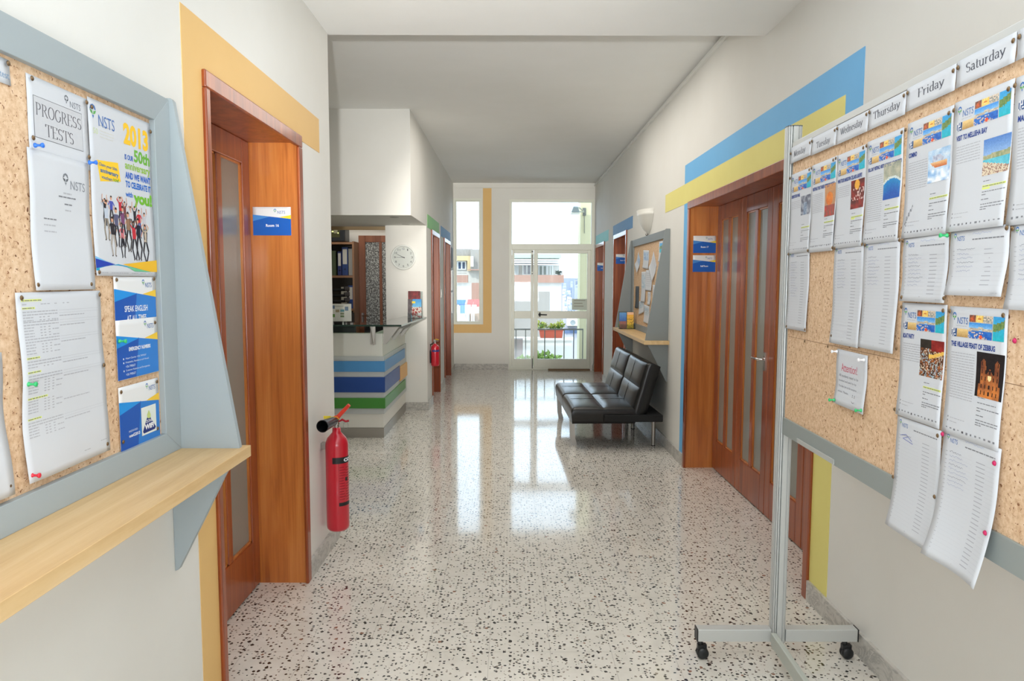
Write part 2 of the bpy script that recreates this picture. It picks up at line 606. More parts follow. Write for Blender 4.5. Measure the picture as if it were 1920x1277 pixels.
def wooden_door(name, side, xw, y0, y1, zt, splits, depth, label, handle=None, nglass=2, glass_y=None, zg=(0.25, None), lite=False, near=None):
    """y0..y1 outer edge of the frame, leaf divisions in splits"""
    global DX
    DX = xw
    root = thing(name, label, 'door', (xw, (y0 + y1) / 2, 0), kind='structure')
    t = 0.035
    fr = MB()
    for a, b_ in ((y0 + 0.012, y0 + t), (y1 - t, y1 - 0.012)):
        obox(fr, side, (-0.002, depth + 0.05), a, b_, 0, zt - t, M_wood if lite else M_woodj)
    obox(fr, side, (-0.002, depth + 0.05), y0 + 0.012, y1 - 0.012, zt - t, zt - 0.012, M_wood)
    fr.build('door_lining', root)
    ar = MB()
    aw = 0.055
    for a, b_, c_, d_ in ((y0 - 0.005, y0 + (near or aw) - 0.005, 0, 1), (y1 - aw + 0.005, y1 + 0.005, 0, 1)):
        obox(ar, side, (-0.016, 0.0), a, b_, 0, zt - aw, M_wood)
    obox(ar, side, (-0.016, 0.0), y0 - 0.005, y1 + 0.005, zt - aw, zt + 0.005, M_wood)
    ar.build('architrave', root, bevel=0.005)
    zt2 = zt - t
    for i in range(len(splits) - 1):
        a, b_ = splits[i] + 0.004, splits[i + 1] - 0.004
        lf = MB()
        d0, d1 = depth, depth + 0.045
        st = glass_y[0] if glass_y else 0.088
        mu = 0.052
        g0, g1 = zg[0], (zt2 - 0.115)
        obox(lf, side, (d0, d1), a, a + st, 0.008, zt2, M_wood)
        obox(lf, side, (d0, d1), b_ - (glass_y[1] if glass_y else st), b_, 0.008, zt2, M_wood)
        a2, b2 = a + st, b_ - (glass_y[1] if glass_y else st)
        obox(lf, side, (d0, d1), a2, b2, 0.008, g0, M_wood)
        obox(lf, side, (d0, d1), a2, b2, g1, zt2, M_wood)
        if nglass > 1:
            if glass_y:
                mu = glass_y[2]
            gw = (b2 - a2 - mu * (nglass - 1)) / nglass
            gs = []
            for k in range(nglass):
                s0 = a2 + k * (gw + mu)
                gs.append((s0, s0 + gw))
                if k < nglass - 1:
                    obox(lf, side, (d0 + 0.002, d1), s0 + gw, s0 + gw + mu, g0, g1, M_wood)
        else:
            gs = [(a2, b2)]
        leaf = lf.build('door_leaf', root, bevel=0.004)
        gp = MB()
        for s0, s1 in gs:
            obox(gp, side, (d0 + 0.018, d0 + 0.024), s0 - 0.003, s1 + 0.003, g0 - 0.003, g1 + 0.003, M_frost)
        gp.build('glass_pane', leaf)
        if not lite:
            bd = MB()
            for s0, s1 in gs:
                for (p, q, r_, u) in ((s0, s0 + 0.009, g0, g1), (s1 - 0.009, s1, g0, g1), (s0, s1, g0, g0 + 0.009), (s0, s1, g1 - 0.009, g1)):
                    obox(bd, side, (d0 + 0.008, d0 + 0.018), p, q, r_, u, M_woodj)
            bd.build('glazing_bead', leaf)
        if handle is not None and handle[0] == i:
            hy, hz, dr = handle[1], handle[2], handle[3]
            h = MB()
            obox(h, side, (d0 - 0.006, d0), hy - 0.018, hy + 0.018, hz - 0.075, hz + 0.045, M_chrome)
            s_ = -1 if side > 0 else 1
            xh = DX + (side * d0 if side > 0 else -d0)
            h.tube([(xh, hy, hz), (xh + s_ * 0.045, hy, hz), (xh + s_ * 0.048, hy + dr * 0.03, hz), (xh + s_ * 0.048, hy + dr * 0.11, hz)], 0.009, M_chrome, 10)
            h.build('door_handle', leaf)
    return root


wooden_door('door_1', -1, XL, 2.482, 3.595, 2.262, [2.517, 3.56], 0.235,
            'tall red-brown wooden glazed door beside the left noticeboard, Room 16 sign in its frame', nglass=3, glass_y=(0.10, 0.09, 0.052), near=0.037)
wooden_door('door_2', 1, XR, 3.37, 5.89, 2.197, [3.405, 4.02, 4.63, 5.243, 5.855], 0.225,
            'wide four-leaf wooden folding door with narrow obscured glass strips behind the mobile board', handle=(2, 4.69, 1.04, 1))
wooden_door('door_3', 1, XR, 9.01, 10.11, 2.197, [9.05, 10.075], 0.225,
            'wooden door in the right wall under the mid-blue painted band', lite=True)
wooden_door('door_4', 1, XR, 11.14, 12.27, 2.175, [11.18, 12.23], 0.225,
            'wooden door in the right wall under the turquoise painted band by the glass door', lite=True)
wooden_door('door_5', -1, XLF, 9.01, 9.97, 2.197, [9.045, 9.935], 0.225,
            'wooden door in the left wall under the green painted band', lite=True)
wooden_door('door_6', -1, XLF, 10.69, 11.75, 2.197, [10.725, 11.715], 0.225,
            'wooden door in the left wall under the blue painted band', lite=True)

# door of the office behind the reception
rd = thing('door_7', 'brown door with patterned glass behind the reception desk', 'door', (-1.75, 10.3, 0), kind='structure')
d = MB()
M_brownd = wood('brown_door_wood', (110, 62, 42), (134, 82, 58), (152, 98, 72))
y0, y1 = 10.2, 10.25
for a, b_ in ((-2.165, -2.07), (-1.41, -1.32)):
    d.box(a, b_, y0, y1, 0.01, 2.2, M_brownd)
for a, b_ in ((-1.875, -1.835), (-1.645, -1.605)):
    d.box(a, b_, y0 + .003, y1, 0.5, 2.105, M_brownd)
d.box(-2.07, -1.41, y0, y1, 2.105, 2.2, M_brownd)
d.box(-2.07, -1.41, y0, y1, 0.01, 0.5, M_brownd)
d.build('door_leaf', rd, bevel=0.004)
d = MB()
for a, b_ in ((-2.07, -1.875), (-1.835, -1.645), (-1.605, -1.41)):
    d.box(a, b_, y0 + 0.02, y0 + 0.028, 0.5, 2.105, M_pat)
d.build('glass_pane', rd)
d = MB()
d.box(-2.135, -2.10, y0 - 0.008, y0, 0.92, 1.10, M_chrome)
d.tube([(-2.117, y0, 1.06), (-2.117, y0 - 0.05, 1.06), (-2.02, y0 - 0.05, 1.06)], 0.009, M_chrome, 8)
d.build('door_handle', rd)

# ------------------------------------------------------------------ far window and glass door
win = thing('window_1', 'tall narrow window in the far wall framed by the orange painted band', 'window', (-0.75, YF, 0.8), kind='structure')


def frame_xz(mb, x0, x1, z0, z1, w_, y0, y1, m):
    mb.box(x0, x1, y0, y1, z1 - w_, z1, m)
    mb.box(x0, x1, y0, y1, z0, z0 + w_, m)
    mb.box(x0, x0 + w_, y0, y1, z0 + w_, z1 - w_, m)
    mb.box(x1 - w_, x1, y0, y1, z0 + w_, z1 - w_, m)


f_ = MB()
frame_xz(f_, -1.0, -0.50, 0.80, 2.985, 0.035, YF - 0.012, YF + 0.05, M_whiteframe)
frame_xz(f_, -0.965, -0.535, 0.835, 2.95, 0.02, YF + 0.01, YF + 0.045, M_whiteframe)
f_.build('window_frame', win, bevel=0.002)
MB().box(-0.95, -0.55, YF + 0.025, YF + 0.029, 0.85, 2.935, M_glass).build('glass_pane', win)

gd = thing('door_8', 'white framed glass double door with a glazed transom, leading to the balcony', 'door', (0.7, YF, 0), kind='structure')
f_ = MB()
frame_xz(f_, -0.03, 1.45, 0.0, 2.975, 0.05, YF - 0.01, YF + 0.06, M_whiteframe)
f_.box(0.02, 1.40, YF - 0.012, YF + 0.06, 2.10, 2.205, M_whiteframe)
f_.build('door_frame', gd, bevel=0.003)
MB().box(0.02, 1.40, YF + 0.025, YF + 0.029, 2.205, 2.925, M_glass).build('transom_pane', gd)
for (a, b_, g0, g1) in ((0.022, 0.397, 0.064, 0.352), (0.403, 1.398, 0.474, 1.337)):
    l = MB()
    l.box(a, g0, YF, YF + 0.05, 0.012, 2.10, M_whiteframe)
    l.box(g1, b_, YF, YF + 0.05, 0.012, 2.10, M_whiteframe)
    for z0, z1 in ((0.012, 0.19), (0.905, 1.037), (2.042, 2.10)):
        l.box(g0, g1, YF + 0.002, YF + 0.048, z0, z1, M_whiteframe)
    lf = l.build('door_leaf', gd, bevel=0.003)
    MB().box(g0, g1, YF + 0.022, YF + 0.027, 0.19, 0.905, M_glass).box(g0, g1, YF + 0.022, YF + 0.027, 1.037, 2.042, M_glass).build('glass_pane', lf)
    if a > 0.3:
        h = MB()
        h.lathe([(0.0, -0.02), (0.024, -0.02), (0.026, 0.0)], (0.51, YF, 0.975), M_black, 16, axis='y')
        h.box(0.496, 0.524, YF - 0.016, YF, 0.935, 1.015, M_black)
        h.tube([(0.51, YF, 0.975), (0.51, YF - 0.045, 0.975), (0.53, YF - 0.05, 0.975), (0.635, YF - 0.05, 0.972)], 0.011, M_black, 10)
        h.build('door_handle', lf)
    else:
        h = MB()
        h.box(0.368, 0.382, YF - 0.012, YF, 1.72, 2.02, M_black)
        h.box(0.362, 0.388, YF - 0.016, YF, 2.06, 2.085, M_black)
        h.box(0.364, 0.386, YF - 0.016, YF, 1.68, 1.70, M_black)
        h.box(0.376, 0.390, YF - 0.012, YF, 0.02, 0.20, M_black)
        h.build('door_bolt', lf)

# ------------------------------------------------------------------ print on paper: colours, pen font, photos
INK = {}


def ink(r, g, b_, rough=0.55):
    k = (r, g, b_)
    if k not in INK:
        INK[k] = mat('ink_%d_%d_%d' % k, k, rough, spec=0.3)
    return INK[k]


GREYT = ink(176, 178, 184)
GREYM = ink(128, 130, 136)
GREYD = ink(86, 86, 92)
NAVY = ink(30, 62, 140)
LBLUE = ink(120, 150, 205)
HIL = ink(228, 240, 110)
LOGOB = ink(52, 104, 176)

_tc = {}


def text_mesh(s, bold=0.0):
    k = (s, bold)
    if k in _tc:
        return _tc[k]
    cu = bpy.data.curves.new('t', 'FONT')
    cu.body = s
    cu.size = 1.0
    cu.offset = bold
    cu.resolution_u = 3
    ob = bpy.data.objects.new('t', cu)
    me = bpy.data.meshes.new_from_object(ob)
    vs = np.array([v.co[:2] for v in me.vertices]) if len(me.vertices) else np.zeros((0, 2))
    fs = [tuple(p.vertices) for p in me.polygons]
    bpy.data.objects.remove(ob)
    bpy.data.curves.remove(cu)
    bpy.data.meshes.remove(me)
    _tc[k] = (vs, fs)
    return _tc[k]


def arc(cx, cy, rx, ry, a0, a1, n=10):
    return [(cx + rx * math.cos(R(a0 + (a1 - a0) * i / n)), cy + ry * math.sin(R(a0 + (a1 - a0) * i / n))) for i in range(n + 1)]


# (advance, strokes, serifs(cx, y))   cap height .70, x-height .46
SER = {
    'M': (0.82, [[(.12, 0), (.12, .7)], [(.12, .7), (.40, .04), (.68, .7)], [(.68, .7), (.68, 0)]], [(.12, 0), (.68, 0), (.10, .7), (.70, .7)]),
    'T': (0.62, [[(.04, .69), (.58, .69)], [(.31, 0), (.31, .7)], [(.045, .70), (.04, .56)], [(.575, .7), (.58, .56)]], [(.31, 0)]),
    'W': (0.92, [[(.04, .7), (.26, .02), (.46, .62)], [(.46, .66), (.66, .02), (.88, .7)]], [(.04, .7), (.88, .7), (.46, .7)]),
    'F': (0.56, [[(.13, 0), (.13, .7)], [(.13, .69), (.50, .69), (.51, .56)], [(.13, .37), (.42, .37)]], [(.13, 0), (.10, .7)]),
    'S': (0.52, [arc(.26, .52, .17, .165, 35, 270, 10) + arc(.26, .19, .18, .175, 90, -145, 10)], []),
    'P': (0.58, [[(.13, 0), (.13, .7)], [(.13, .69), (.28, .69)] + arc(.28, .51, .20, .18, 90, -90, 10) + [(.13, .33)]], [(.13, 0), (.10, .7)]),
    'R': (0.63, [[(.13, 0), (.13, .7)], [(.13, .69), (.28, .69)] + arc(.28, .53, .18, .16, 90, -90, 10) + [(.13, .37)], [(.30, .36), (.56, .0)]], [(.13, 0), (.10, .7), (.58, 0)]),
    'O': (0.70, [arc(.35, .35, .28, .355, 0, 360, 22)], []),
    'G': (0.68, [arc(.35, .35, .28, .355, 42, 330, 18), [(.59, .18), (.59, .33)]], [(.57, .33)]),
    'E': (0.58, [[(.13, 0), (.13, .7)], [(.13, .69), (.50, .69), (.51, .56)], [(.13, .37), (.42, .37)], [(.13, .01), (.50, .01), (.52, .14)]], [(.08, 0), (.08, .7)]),
    'o': (0.50, [arc(.25, .23, .18, .235, 0, 360, 18)], []),
    'n': (0.54, [[(.12, 0), (.12, .46)], [(.12, .33)] + arc(.27, .29, .145, .165, 150, 0, 8) + [(.415, 0)]], [(.12, 0), (.415, 0), (.08, .455)]),
    'h': (0.54, [[(.12, 0), (.12, .74)], [(.12, .33)] + arc(.27, .29, .145, .165, 150, 0, 8) + [(.415, 0)]], [(.12, 0), (.415, 0), (.08, .735)]),
    'r': (0.40, [[(.12, 0), (.12, .46)], [(.12, .30)] + arc(.27, .28, .15, .17, 150, 60, 5)], [(.12, 0), (.08, .455)]),
    'u': (0.54, [[(.10, .46), (.10, .16)] + arc(.24, .17, .14, .165, 180, 330, 8), [(.41, .46), (.41, 0)]], [(.07, .455), (.38, .455), (.44, 0)]),
    'i': (0.28, [[(.14, 0), (.14, .46)], [(.14, .60), (.14, .67)]], [(.14, 0), (.10, .455)]),
    'd': (0.52, [arc(.24, .23, .17, .235, 60, 300, 12), [(.40, 0), (.40, .74)]], [(.44, 0), (.36, .735)]),
    'a': (0.46, [arc(.21, .33, .13, .13, 150, 20, 6) + [(.345, .1), (.41, .0)], arc(.20, .13, .13, .13, 60, 300, 10) + [(.34, .10)]], []),
    'e': (0.46, [[(.08, .255), (.385, .27)] + arc(.235, .235, .155, .225, 10, 310, 14)], []),
    's': (0.40, [arc(.20, .345, .12, .11, 40, 270, 8) + arc(.20, .12, .13, .12, 90, -140, 8)], []),
    't': (0.34, [[(.15, .62), (.15, .12)] + arc(.25, .11, .10, .10, 180, 320, 6), [(.03, .45), (.31, .45)]], []),
    'y': (0.50, [[(.06, .45), (.26, .02)], [(.45, .45), (.20, -.16), (.08, -.20)]], [(.06, .455), (.45, .455)]),
    ' ': (0.25, [], []),
}


def pen_text(s, w_=0.075, hair=0.02):
    vs, fs = [], []
    x = 0.0

    def quad(a, b_, o):
        k = len(vs)
        for p in ((a[0] + o[0], a[1] + o[1]), (a[0] - o[0], a[1] - o[1]), (b_[0] - o[0], b_[1] - o[1]), (b_[0] + o[0], b_[1] + o[1])):
            vs.append(p)
        fs.append((k, k + 1, k + 2, k + 3))
    for ch in s:
        adv, st, se = SER[ch]
        for pl in st:
            for a, b_ in zip(pl[:-1], pl[1:]):
                dx, dy = b_[0] - a[0], b_[1] - a[1]
                ln = math.hypot(dx, dy) or 1
                nx, ny = -dy / ln, dx / ln
                th = abs(nx) * w_ / 2 + hair / 2
                ex, ey = dx / ln * 0.008, dy / ln * 0.008
                quad((x + a[0] - ex, a[1] - ey), (x + b_[0] + ex, b_[1] + ey), (nx * th, ny * th))
        for cx, cy in se:
            quad((x + cx - .085, cy), (x + cx + .085, cy), (0, hair * 0.6))
        x += adv
    return np.array(vs), fs, x


rng = random.Random(5)
nprng = np.random.RandomState(3)


def smooth_noise(nx, ny, cells, seed):
    r = np.random.RandomState(seed)
    g = r.rand(cells + 2, cells + 2)
    X = np.linspace(0, cells, nx)
    Y = np.linspace(0, cells, ny)
    xi = np.minimum(X.astype(int), cells)
    yi = np.minimum(Y.astype(int), cells)
    fx = X - xi
    fy = Y - yi
    a = g[yi][:, xi] * (1 - fx) + g[yi][:, xi + 1] * fx
    b_ = g[yi + 1][:, xi] * (1 - fx) + g[yi + 1][:, xi + 1] * fx
    return a * (1 - fy)[:, None] + b_ * fy[:, None]


def painted(kind, nx, ny, seed=1):
    """little printed picture: rows from the top, srgb 0..255"""
    A = np.zeros((ny, nx, 3))
    yy, xx = np.mgrid[0:ny, 0:nx]
    u = xx / (nx - 1.0)
    v = yy / (ny - 1.0)
    n1 = smooth_noise(nx, ny, 9, seed)
    n2 = smooth_noise(nx, ny, 16, seed + 7)
    n3 = np.random.RandomState(seed + 9).rand(ny, nx)

    def lerp(c0, c1, t):
        t = np.clip(t, 0, 1)[..., None]
        return np.array(c0) * (1 - t) + np.array(c1) * t
    if kind == 'harbour':
        A = lerp((70, 150, 225), (160, 205, 240), v * 2.2)
        A = np.where((np.abs(v - 0.40 - 0.05 * np.sin(u * 9)) < 0.10)[..., None], lerp((225, 214, 190), (160, 150, 140), n2), A)
        A = np.where((v > 0.5)[..., None], lerp((20, 80, 175), (60, 130, 210), n1), A)
        A = np.where(((v > 0.52) & (n2 > 0.62) & (u < 0.8))[..., None], lerp((236, 230, 216), (190, 160, 140), n1), A)
        A = np.where((((u - .55) ** 2 * 2 + (v - .9) ** 2) < .012)[..., None], np.array((226, 84, 48.)), A)
    elif kind == 'cliff':
        A = lerp((60, 160, 220), (40, 185, 200), v)
        A = np.where((np.abs(v - 0.45 + 0.2 * u - 0.1 * n1) < 0.14 + 0.06 * n2)[..., None], lerp((76, 120, 60), (150, 160, 100), n2), A)
    elif kind == 'sunset':
        A = lerp((236, 205, 140), (190, 150, 90), v)
        A = np.where(((v > .2) & (v < .33 + .1 * n1) & (u > .5))[..., None], np.array((96, 76, 50.)), A)
    elif kind == 'food':
        A = lerp((60, 50, 60), (210, 110, 60), n1)
        A = np.where(((u - .5) ** 2 + (v - .6) ** 2 < .07)[..., None], lerp((226, 130, 70), (190, 60, 40), n2), A)
    elif kind == 'sunflower':
        A = lerp((240, 190, 80), (250, 226, 150), n1)
        A = np.where(((u - .5) ** 2 + (v - .5) ** 2 < .05)[..., None], np.array((214, 120, 40.)), A)
    elif kind == 'crowdtile':
        A = lerp((120, 130, 130), (236, 214, 190), n2)
    elif kind == 'person':
        A = lerp((40, 80, 130), (220, 220, 224), (n1 > .5) * 1.0)
    elif kind == 'street':
        A = lerp((70, 74, 92), (196, 200, 208), n1)
        A = np.where(((np.abs(u - .45) < .2) & (v > .35))[..., None], lerp((176, 190, 205), (90, 110, 140), n2), A)
    elif kind == 'pottery':
        A = lerp((206, 150, 100), (176, 130, 100), v)
        A = np.where((((u - .45) ** 2 * 1.2 + (v - .45) ** 2 * 3) < .14)[..., None], lerp((240, 150, 60), (204, 96, 30), n1), A)
        A = np.where((v > .66)[..., None], lerp((206, 60, 50), (120, 90, 80), n2), A)
    elif kind == 'peppers':
        A = lerp((70, 24, 20), (170, 50, 40), n1)
        A = np.where(((u - .45) ** 2 + (v - .16) ** 2 < .035)[..., None], np.array((236, 170, 60.)), A)
        A = np.where(((n2 > .62) & (np.abs(v - .5) < .22))[..., None], np.array((226, 196, 190.)), A)
    elif kind == 'lagoon':
        A = lerp((150, 156, 140), (206, 200, 176), n1)
        edge = .40 + .28 * (u - .5) ** 2 * 2
        A = np.where((v > edge)[..., None], lerp((30, 150, 205), (24, 86, 176), (v - edge) * 2 + n1 * .2), A)
        A = np.where((np.abs(v - edge) < .035)[..., None], np.array((214, 224, 220.)), A)
    elif kind == 'boat':
        A = lerp((150, 190, 226), (228, 236, 244), n1)
        A = np.where(((v > .38) & (v < .56) & (u > .08 + (v - .38) * 1.2) & (u < .88))[..., None], lerp((236, 196, 140), (206, 110, 60), (v - .38) * 6), A)
        A = np.where(((v > .18) & (v < .38) & (np.abs(u - .5) < .3) & (n2 > .35))[..., None], lerp((250, 250, 252), (96, 110, 150), n2 * .7), A)
        A = np.where((v > .62)[..., None], lerp((120, 170, 220), (250, 252, 255), n1 * 1.2), A)
    elif kind == 'bay':
        A = lerp((86, 132, 200), (150, 185, 226), v * 2)
        A = np.where(((v > .42 + .05 * n1 - .05 * u) & (v < .58))[..., None], lerp((206, 190, 150), (120, 140, 100), n2), A)
        A = np.where((v > .56)[..., None], lerp((60, 170, 200), (120, 205, 215), n1), A)
        A = np.where((v > .62 + .22 * u)[..., None], lerp((222, 206, 180), (150, 110, 96), (n3 > .7) * 1.0), A)
    elif kind == 'party':
        A = lerp((36, 24, 22), (206, 120, 60), n2)
        A = np.where((n3 > .72)[..., None], lerp((230, 190, 150), (120, 170, 200), n1), A)
        A = np.where(((v < .3) & (u > .45))[..., None], lerp((120, 20, 20), (170, 50, 40), n1), A)
        A = np.where((v < .22)[..., None] & (u < .45)[..., None], lerp((24, 20, 18), (60, 50, 40), n1), A)
        A = np.where(((np.abs(v - .36 - .08 * np.sin(u * 4)) < .05) & (u > .35))[..., None], np.array((236, 190, 90.)), A)
    elif kind == 'church':
        A = lerp((20, 14, 16), (30, 22, 26), n1)
        body = (np.abs(u - .5) < .30) & (v > .48)
        low = (np.abs(u - .5) < .40) & (v > .70)
        tower = ((np.abs(u - .26) < .09) | (np.abs(u - .76) < .09)) & (v > .13 + .9 * np.minimum(np.abs(u - .26), np.abs(u - .76)))
        gab = (v > .34 + 1.2 * np.abs(u - .5)) & (np.abs(u - .5) < .2)
        mk = body | low | tower | gab
        A = np.where(mk[..., None], lerp((90, 44, 30), (216, 130, 60), n1 * .8 + (v - .4) * .7), A)
        win_ = mk & ((np.abs((u * 7) % 1 - .5) < .13) & (np.abs((v * 6) % 1 - .5) < .3))
        A = np.where(win_[..., None], np.array((40, 20, 18.)), A)
        A = np.where(((u - .5) ** 2 + (v - .55) ** 2 < .004)[..., None], np.array((250, 226, 160.)), A)
    elif kind == 'leaflet_a':
        A = lerp((60, 140, 200), (120, 190, 225), v * 2)
        A = np.where((u < .35 - .1 * v)[..., None], lerp((74, 66, 70), (120, 110, 112), n1), A)
        A = np.where(((v > .42) & (u > .3))[..., None], lerp((150, 40, 36), (200, 190, 180), (n2 > .5) * 1.0), A)
        A = np.where(((v > .08) & (v < .22) & (np.abs(u - .42) < .12))[..., None], np.array((226, 200, 60.)), A)
        A = np.where(((v > .72) & (v < .9) & (u > .74))[..., None], np.array((226, 226, 226.)), A)
    elif kind == 'leaflet_b':
        A = lerp((70, 34, 34), (150, 44, 48), n1 + v * .6)
    elif kind == 'leaflet_c':
        A = lerp((90, 150, 205), (40, 80, 160), v * 1.5)
        A = np.where((v > .55)[..., None], lerp((120, 96, 80), (180, 90, 80), n2), A)
    elif kind == 'leaflet_d':
        A = lerp((236, 170, 60), (226, 196, 40), v)
        A = np.where((v < .16)[..., None], np.array((240, 190, 150.)), A)
        A = np.where(((n2 > .66) & (v > .3))[..., None], np.array((150, 110, 40.)), A)
    elif kind == 'map':
        A = lerp((200, 214, 226), (120, 150, 190), n1)
    elif kind == 'misc':
        A = lerp((214, 216, 214), (150, 176, 196), n1)
    A = A + (n3[..., None] - .5) * 14
    return np.clip(A, 0, 255)


M_photo = mat('printed_photograph', (255, 255, 255), 0.45, spec=0.4)
nt, N, L, b = nodes(M_photo)
at_ = N.new('ShaderNodeAttribute')
at_.attribute_name = 'Col'
L.new(at_.outputs['Color'], b.inputs['Base Color'])


class Sheet:
    """one sheet of paper pinned to a board, drawn in its own plane: x right, y up, origin at the top left corner"""

    def __init__(s, name, label, loc, rot, w_, h, cat='notice', group=None, lift=0.004, wave=0.0015, base=0.002, m=None, tilt=0.0, curl_x=0.0, fold=None):
        s.w, s.h, s.lift, s.wave, s.base, s.cx, s.fold = w_, h, lift, wave, base, curl_x, fold
        s.root = thing(name, label, cat, loc, group, rot=rot)
        if tilt:
            s.root.rotation_euler = (Euler(rot).to_matrix() @ Matrix.Rotation(tilt, 3, 'Z')).to_euler()
        s.parts = {}
        s.layer = 0
        nx, ny = max(2, int(w_ / 0.02)), max(2, int(h / 0.015))
        mb = MB()
        vs = [s.pt(w_ * i / nx, -h * j_ / ny, 0) for j_ in range(ny + 1) for i in range(nx + 1)]
        fs = [(j_ * (nx + 1) + i, (j_ + 1) * (nx + 1) + i, (j_ + 1) * (nx + 1) + i + 1, j_ * (nx + 1) + i + 1) for j_ in range(ny) for i in range(nx)]
        mb.add(vs, fs, m or M_paper, True)
        o = mb.build('paper_sheet', s.root)
        md = o.modifiers.new('thick', 'SOLIDIFY')
        md.thickness = 0.0002
        md.offset = -1

    def pt(s, x, y, lay):
        u = x / s.w
        v = -y / s.h
        z = s.base + s.lift * v ** 3 + s.wave * math.sin(v * 7 + u * 2) * min(1, v * 3) + s.wave * 0.5 * math.sin(u * 6.28) * v
        z += s.cx * (u - .5) ** 2 * 4 * v
        if s.fold:
            z += s.fold[1] * max(0.0, 1 - abs(v - s.fold[0]) / 0.25)
        return (x, y, z + lay * 0.00028)

    def part(s, name):
        if name not in s.parts:
            s.parts[name] = MB()
        return s.parts[name]

    def rect(s, part, x0, y0, x1, y1, m, lay=1):
        """y given positive downwards"""
        nx = max(1, int(abs(x1 - x0) / 0.02))
        ny = max(1, int(abs(y1 - y0) / 0.012))
        vs = [s.pt(x0 + (x1 - x0) * i / nx, -(y0 + (y1 - y0) * j_ / ny), lay) for j_ in range(ny + 1) for i in range(nx + 1)]
        fs = [(j_ * (nx + 1) + i, (j_ + 1) * (nx + 1) + i, (j_ + 1) * (nx + 1) + i + 1, j_ * (nx + 1) + i + 1) for j_ in range(ny) for i in range(nx)]
        s.part(part).add(vs, fs, m)

    def poly(s, part, pts, m, lay=1):
        s.part(part).add([s.pt(x, -y, lay) for x, y in pts], [tuple(range(len(pts)))], m)

    def line(s, part, pts, th, m, lay=1):
        for a, b_ in zip(pts[:-1], pts[1:]):
            dx, dy = b_[0] - a[0], b_[1] - a[1]
            ln = math.hypot(dx, dy) or 1e-6
            nx, ny = -dy / ln * th / 2, dx / ln * th / 2
            s.poly(part, [(a[0] + nx, a[1] + ny), (b_[0] + nx, b_[1] + ny), (b_[0] - nx, b_[1] - ny), (a[0] - nx, a[1] - ny)], m, lay)

    def text(s, part, t, x, y, w_, h, m, bold=0.0, lay=2, slope=0.0):
        """fit text in the box with its top-left corner at x,y (y down)"""
        vs, fs = text_mesh(t, bold)
        if not len(vs):
            return
        mn, mx = vs.min(0), vs.max(0)
        k = (vs - mn) / (mx - mn)
        s.part(part).add([s.pt(x + a * w_, -(y + h - b_ * h) + slope * a * w_, lay) for a, b_ in k], fs, m)

    def pen(s, part, t, x, y, w_, cap, m, wt=0.075, lay=2, hair=0.02):
        """pen lettering on baseline y (down), cap height cap, total width w_"""
        vs, fs, adv = pen_text(t, wt, hair)
        s.part(part).add([s.pt(x + a / adv * w_, -(y - b_ * cap / 0.7), lay) for a, b_ in vs], fs, m)

    def words(s, part, x0, x1, y, th, m, lay=1, full=False):
        x = x0
        while x < x1 - 0.002:
            l = x1 - x if full else rng.uniform(0.005, 0.016)
            e_ = min(x + l, x1)
            s.poly(part, [(x, y), (e_, y), (e_, y + th), (x, y + th)], m, lay)
            x = e_ + 0.0018

    def photo(s, part, kind, x0, y0, x1, y1, nx, ny, seed=1, lay=2, label=None):
        A = painted(kind, nx, ny, seed)
        vs, fs = [], []
        for j_ in range(ny + 1):
            for i in range(nx + 1):
                vs.append(s.pt(x0 + (x1 - x0) * i / nx, -(y0 + (y1 - y0) * j_ / ny), lay))
        for j_ in range(ny):
            for i in range(nx):
                fs.append((j_ * (nx + 1) + i, (j_ + 1) * (nx + 1) + i, (j_ + 1) * (nx + 1) + i + 1, j_ * (nx + 1) + i + 1))
        photo_mesh(part, vs, fs, A.reshape(-1, 3), s.root, label)

    def logo(s, part, x, y, w_, h, c1=(52, 110, 180), c2=(96, 170, 90), grey=False):
        """round-topped badge with a pointed green foot, then the letters NSTS"""
        a = ink(120, 124, 130) if grey else ink(*c1)
        g = ink(96, 100, 106) if grey else ink(*c2)
        iw = w_ * 0.24
        r_ = iw / 2
        cx, cy = x + r_, y + r_ * 0.9
        ring = arc(cx, cy, r_, r_, 200, 340, 8)
        inn = arc(cx, cy - 0.0, r_ * .62, r_ * .62, 340, 200, 8)
        s.poly(part, [(p[0], 2 * cy - p[1] - 0) for p in []] or [(cx - r_, cy), (cx - r_ * .7, cy - r_ * .7), (cx, cy - r_), (cx + r_ * .7, cy - r_ * .7), (cx + r_, cy), (cx + r_ * .55, cy), (cx + r_ * .38, cy - r_ * .38), (cx, cy - r_ * .55), (cx - r_ * .38, cy - r_ * .38), (cx - r_ * .55, cy)], a, 2)
        s.poly(part, [(cx - r_ * 1.05, cy + r_ * .08), (cx - r_ * .2, cy + r_ * .35), (cx - r_ * .05, cy + r_ * 1.0), (cx - r_ * .75, cy + r_ * .7)], g, 2)
        s.poly(part, [(cx + r_ * 1.05, cy + r_ * .08), (cx + r_ * .2, cy + r_ * .35), (cx + r_ * .05, cy + r_ * 1.0), (cx + r_ * .75, cy + r_ * .7)], g, 2)
        s.poly(part, [(cx - r_ * .3, cy + r_ * 1.1), (cx + r_ * .3, cy + r_ * 1.1), (cx, cy + r_ * 1.75)], a, 2)
        s.text(part, 'NSTS', x + w_ * 0.33, y + h * 0.40, w_ * 0.67, h * 0.60, ink(136, 140, 148) if grey else ink(70, 112, 176), 0.0)

    def done(s):
        for n_, mb in s.parts.items():
            o = mb.build(n_, s.root)
        return s.root


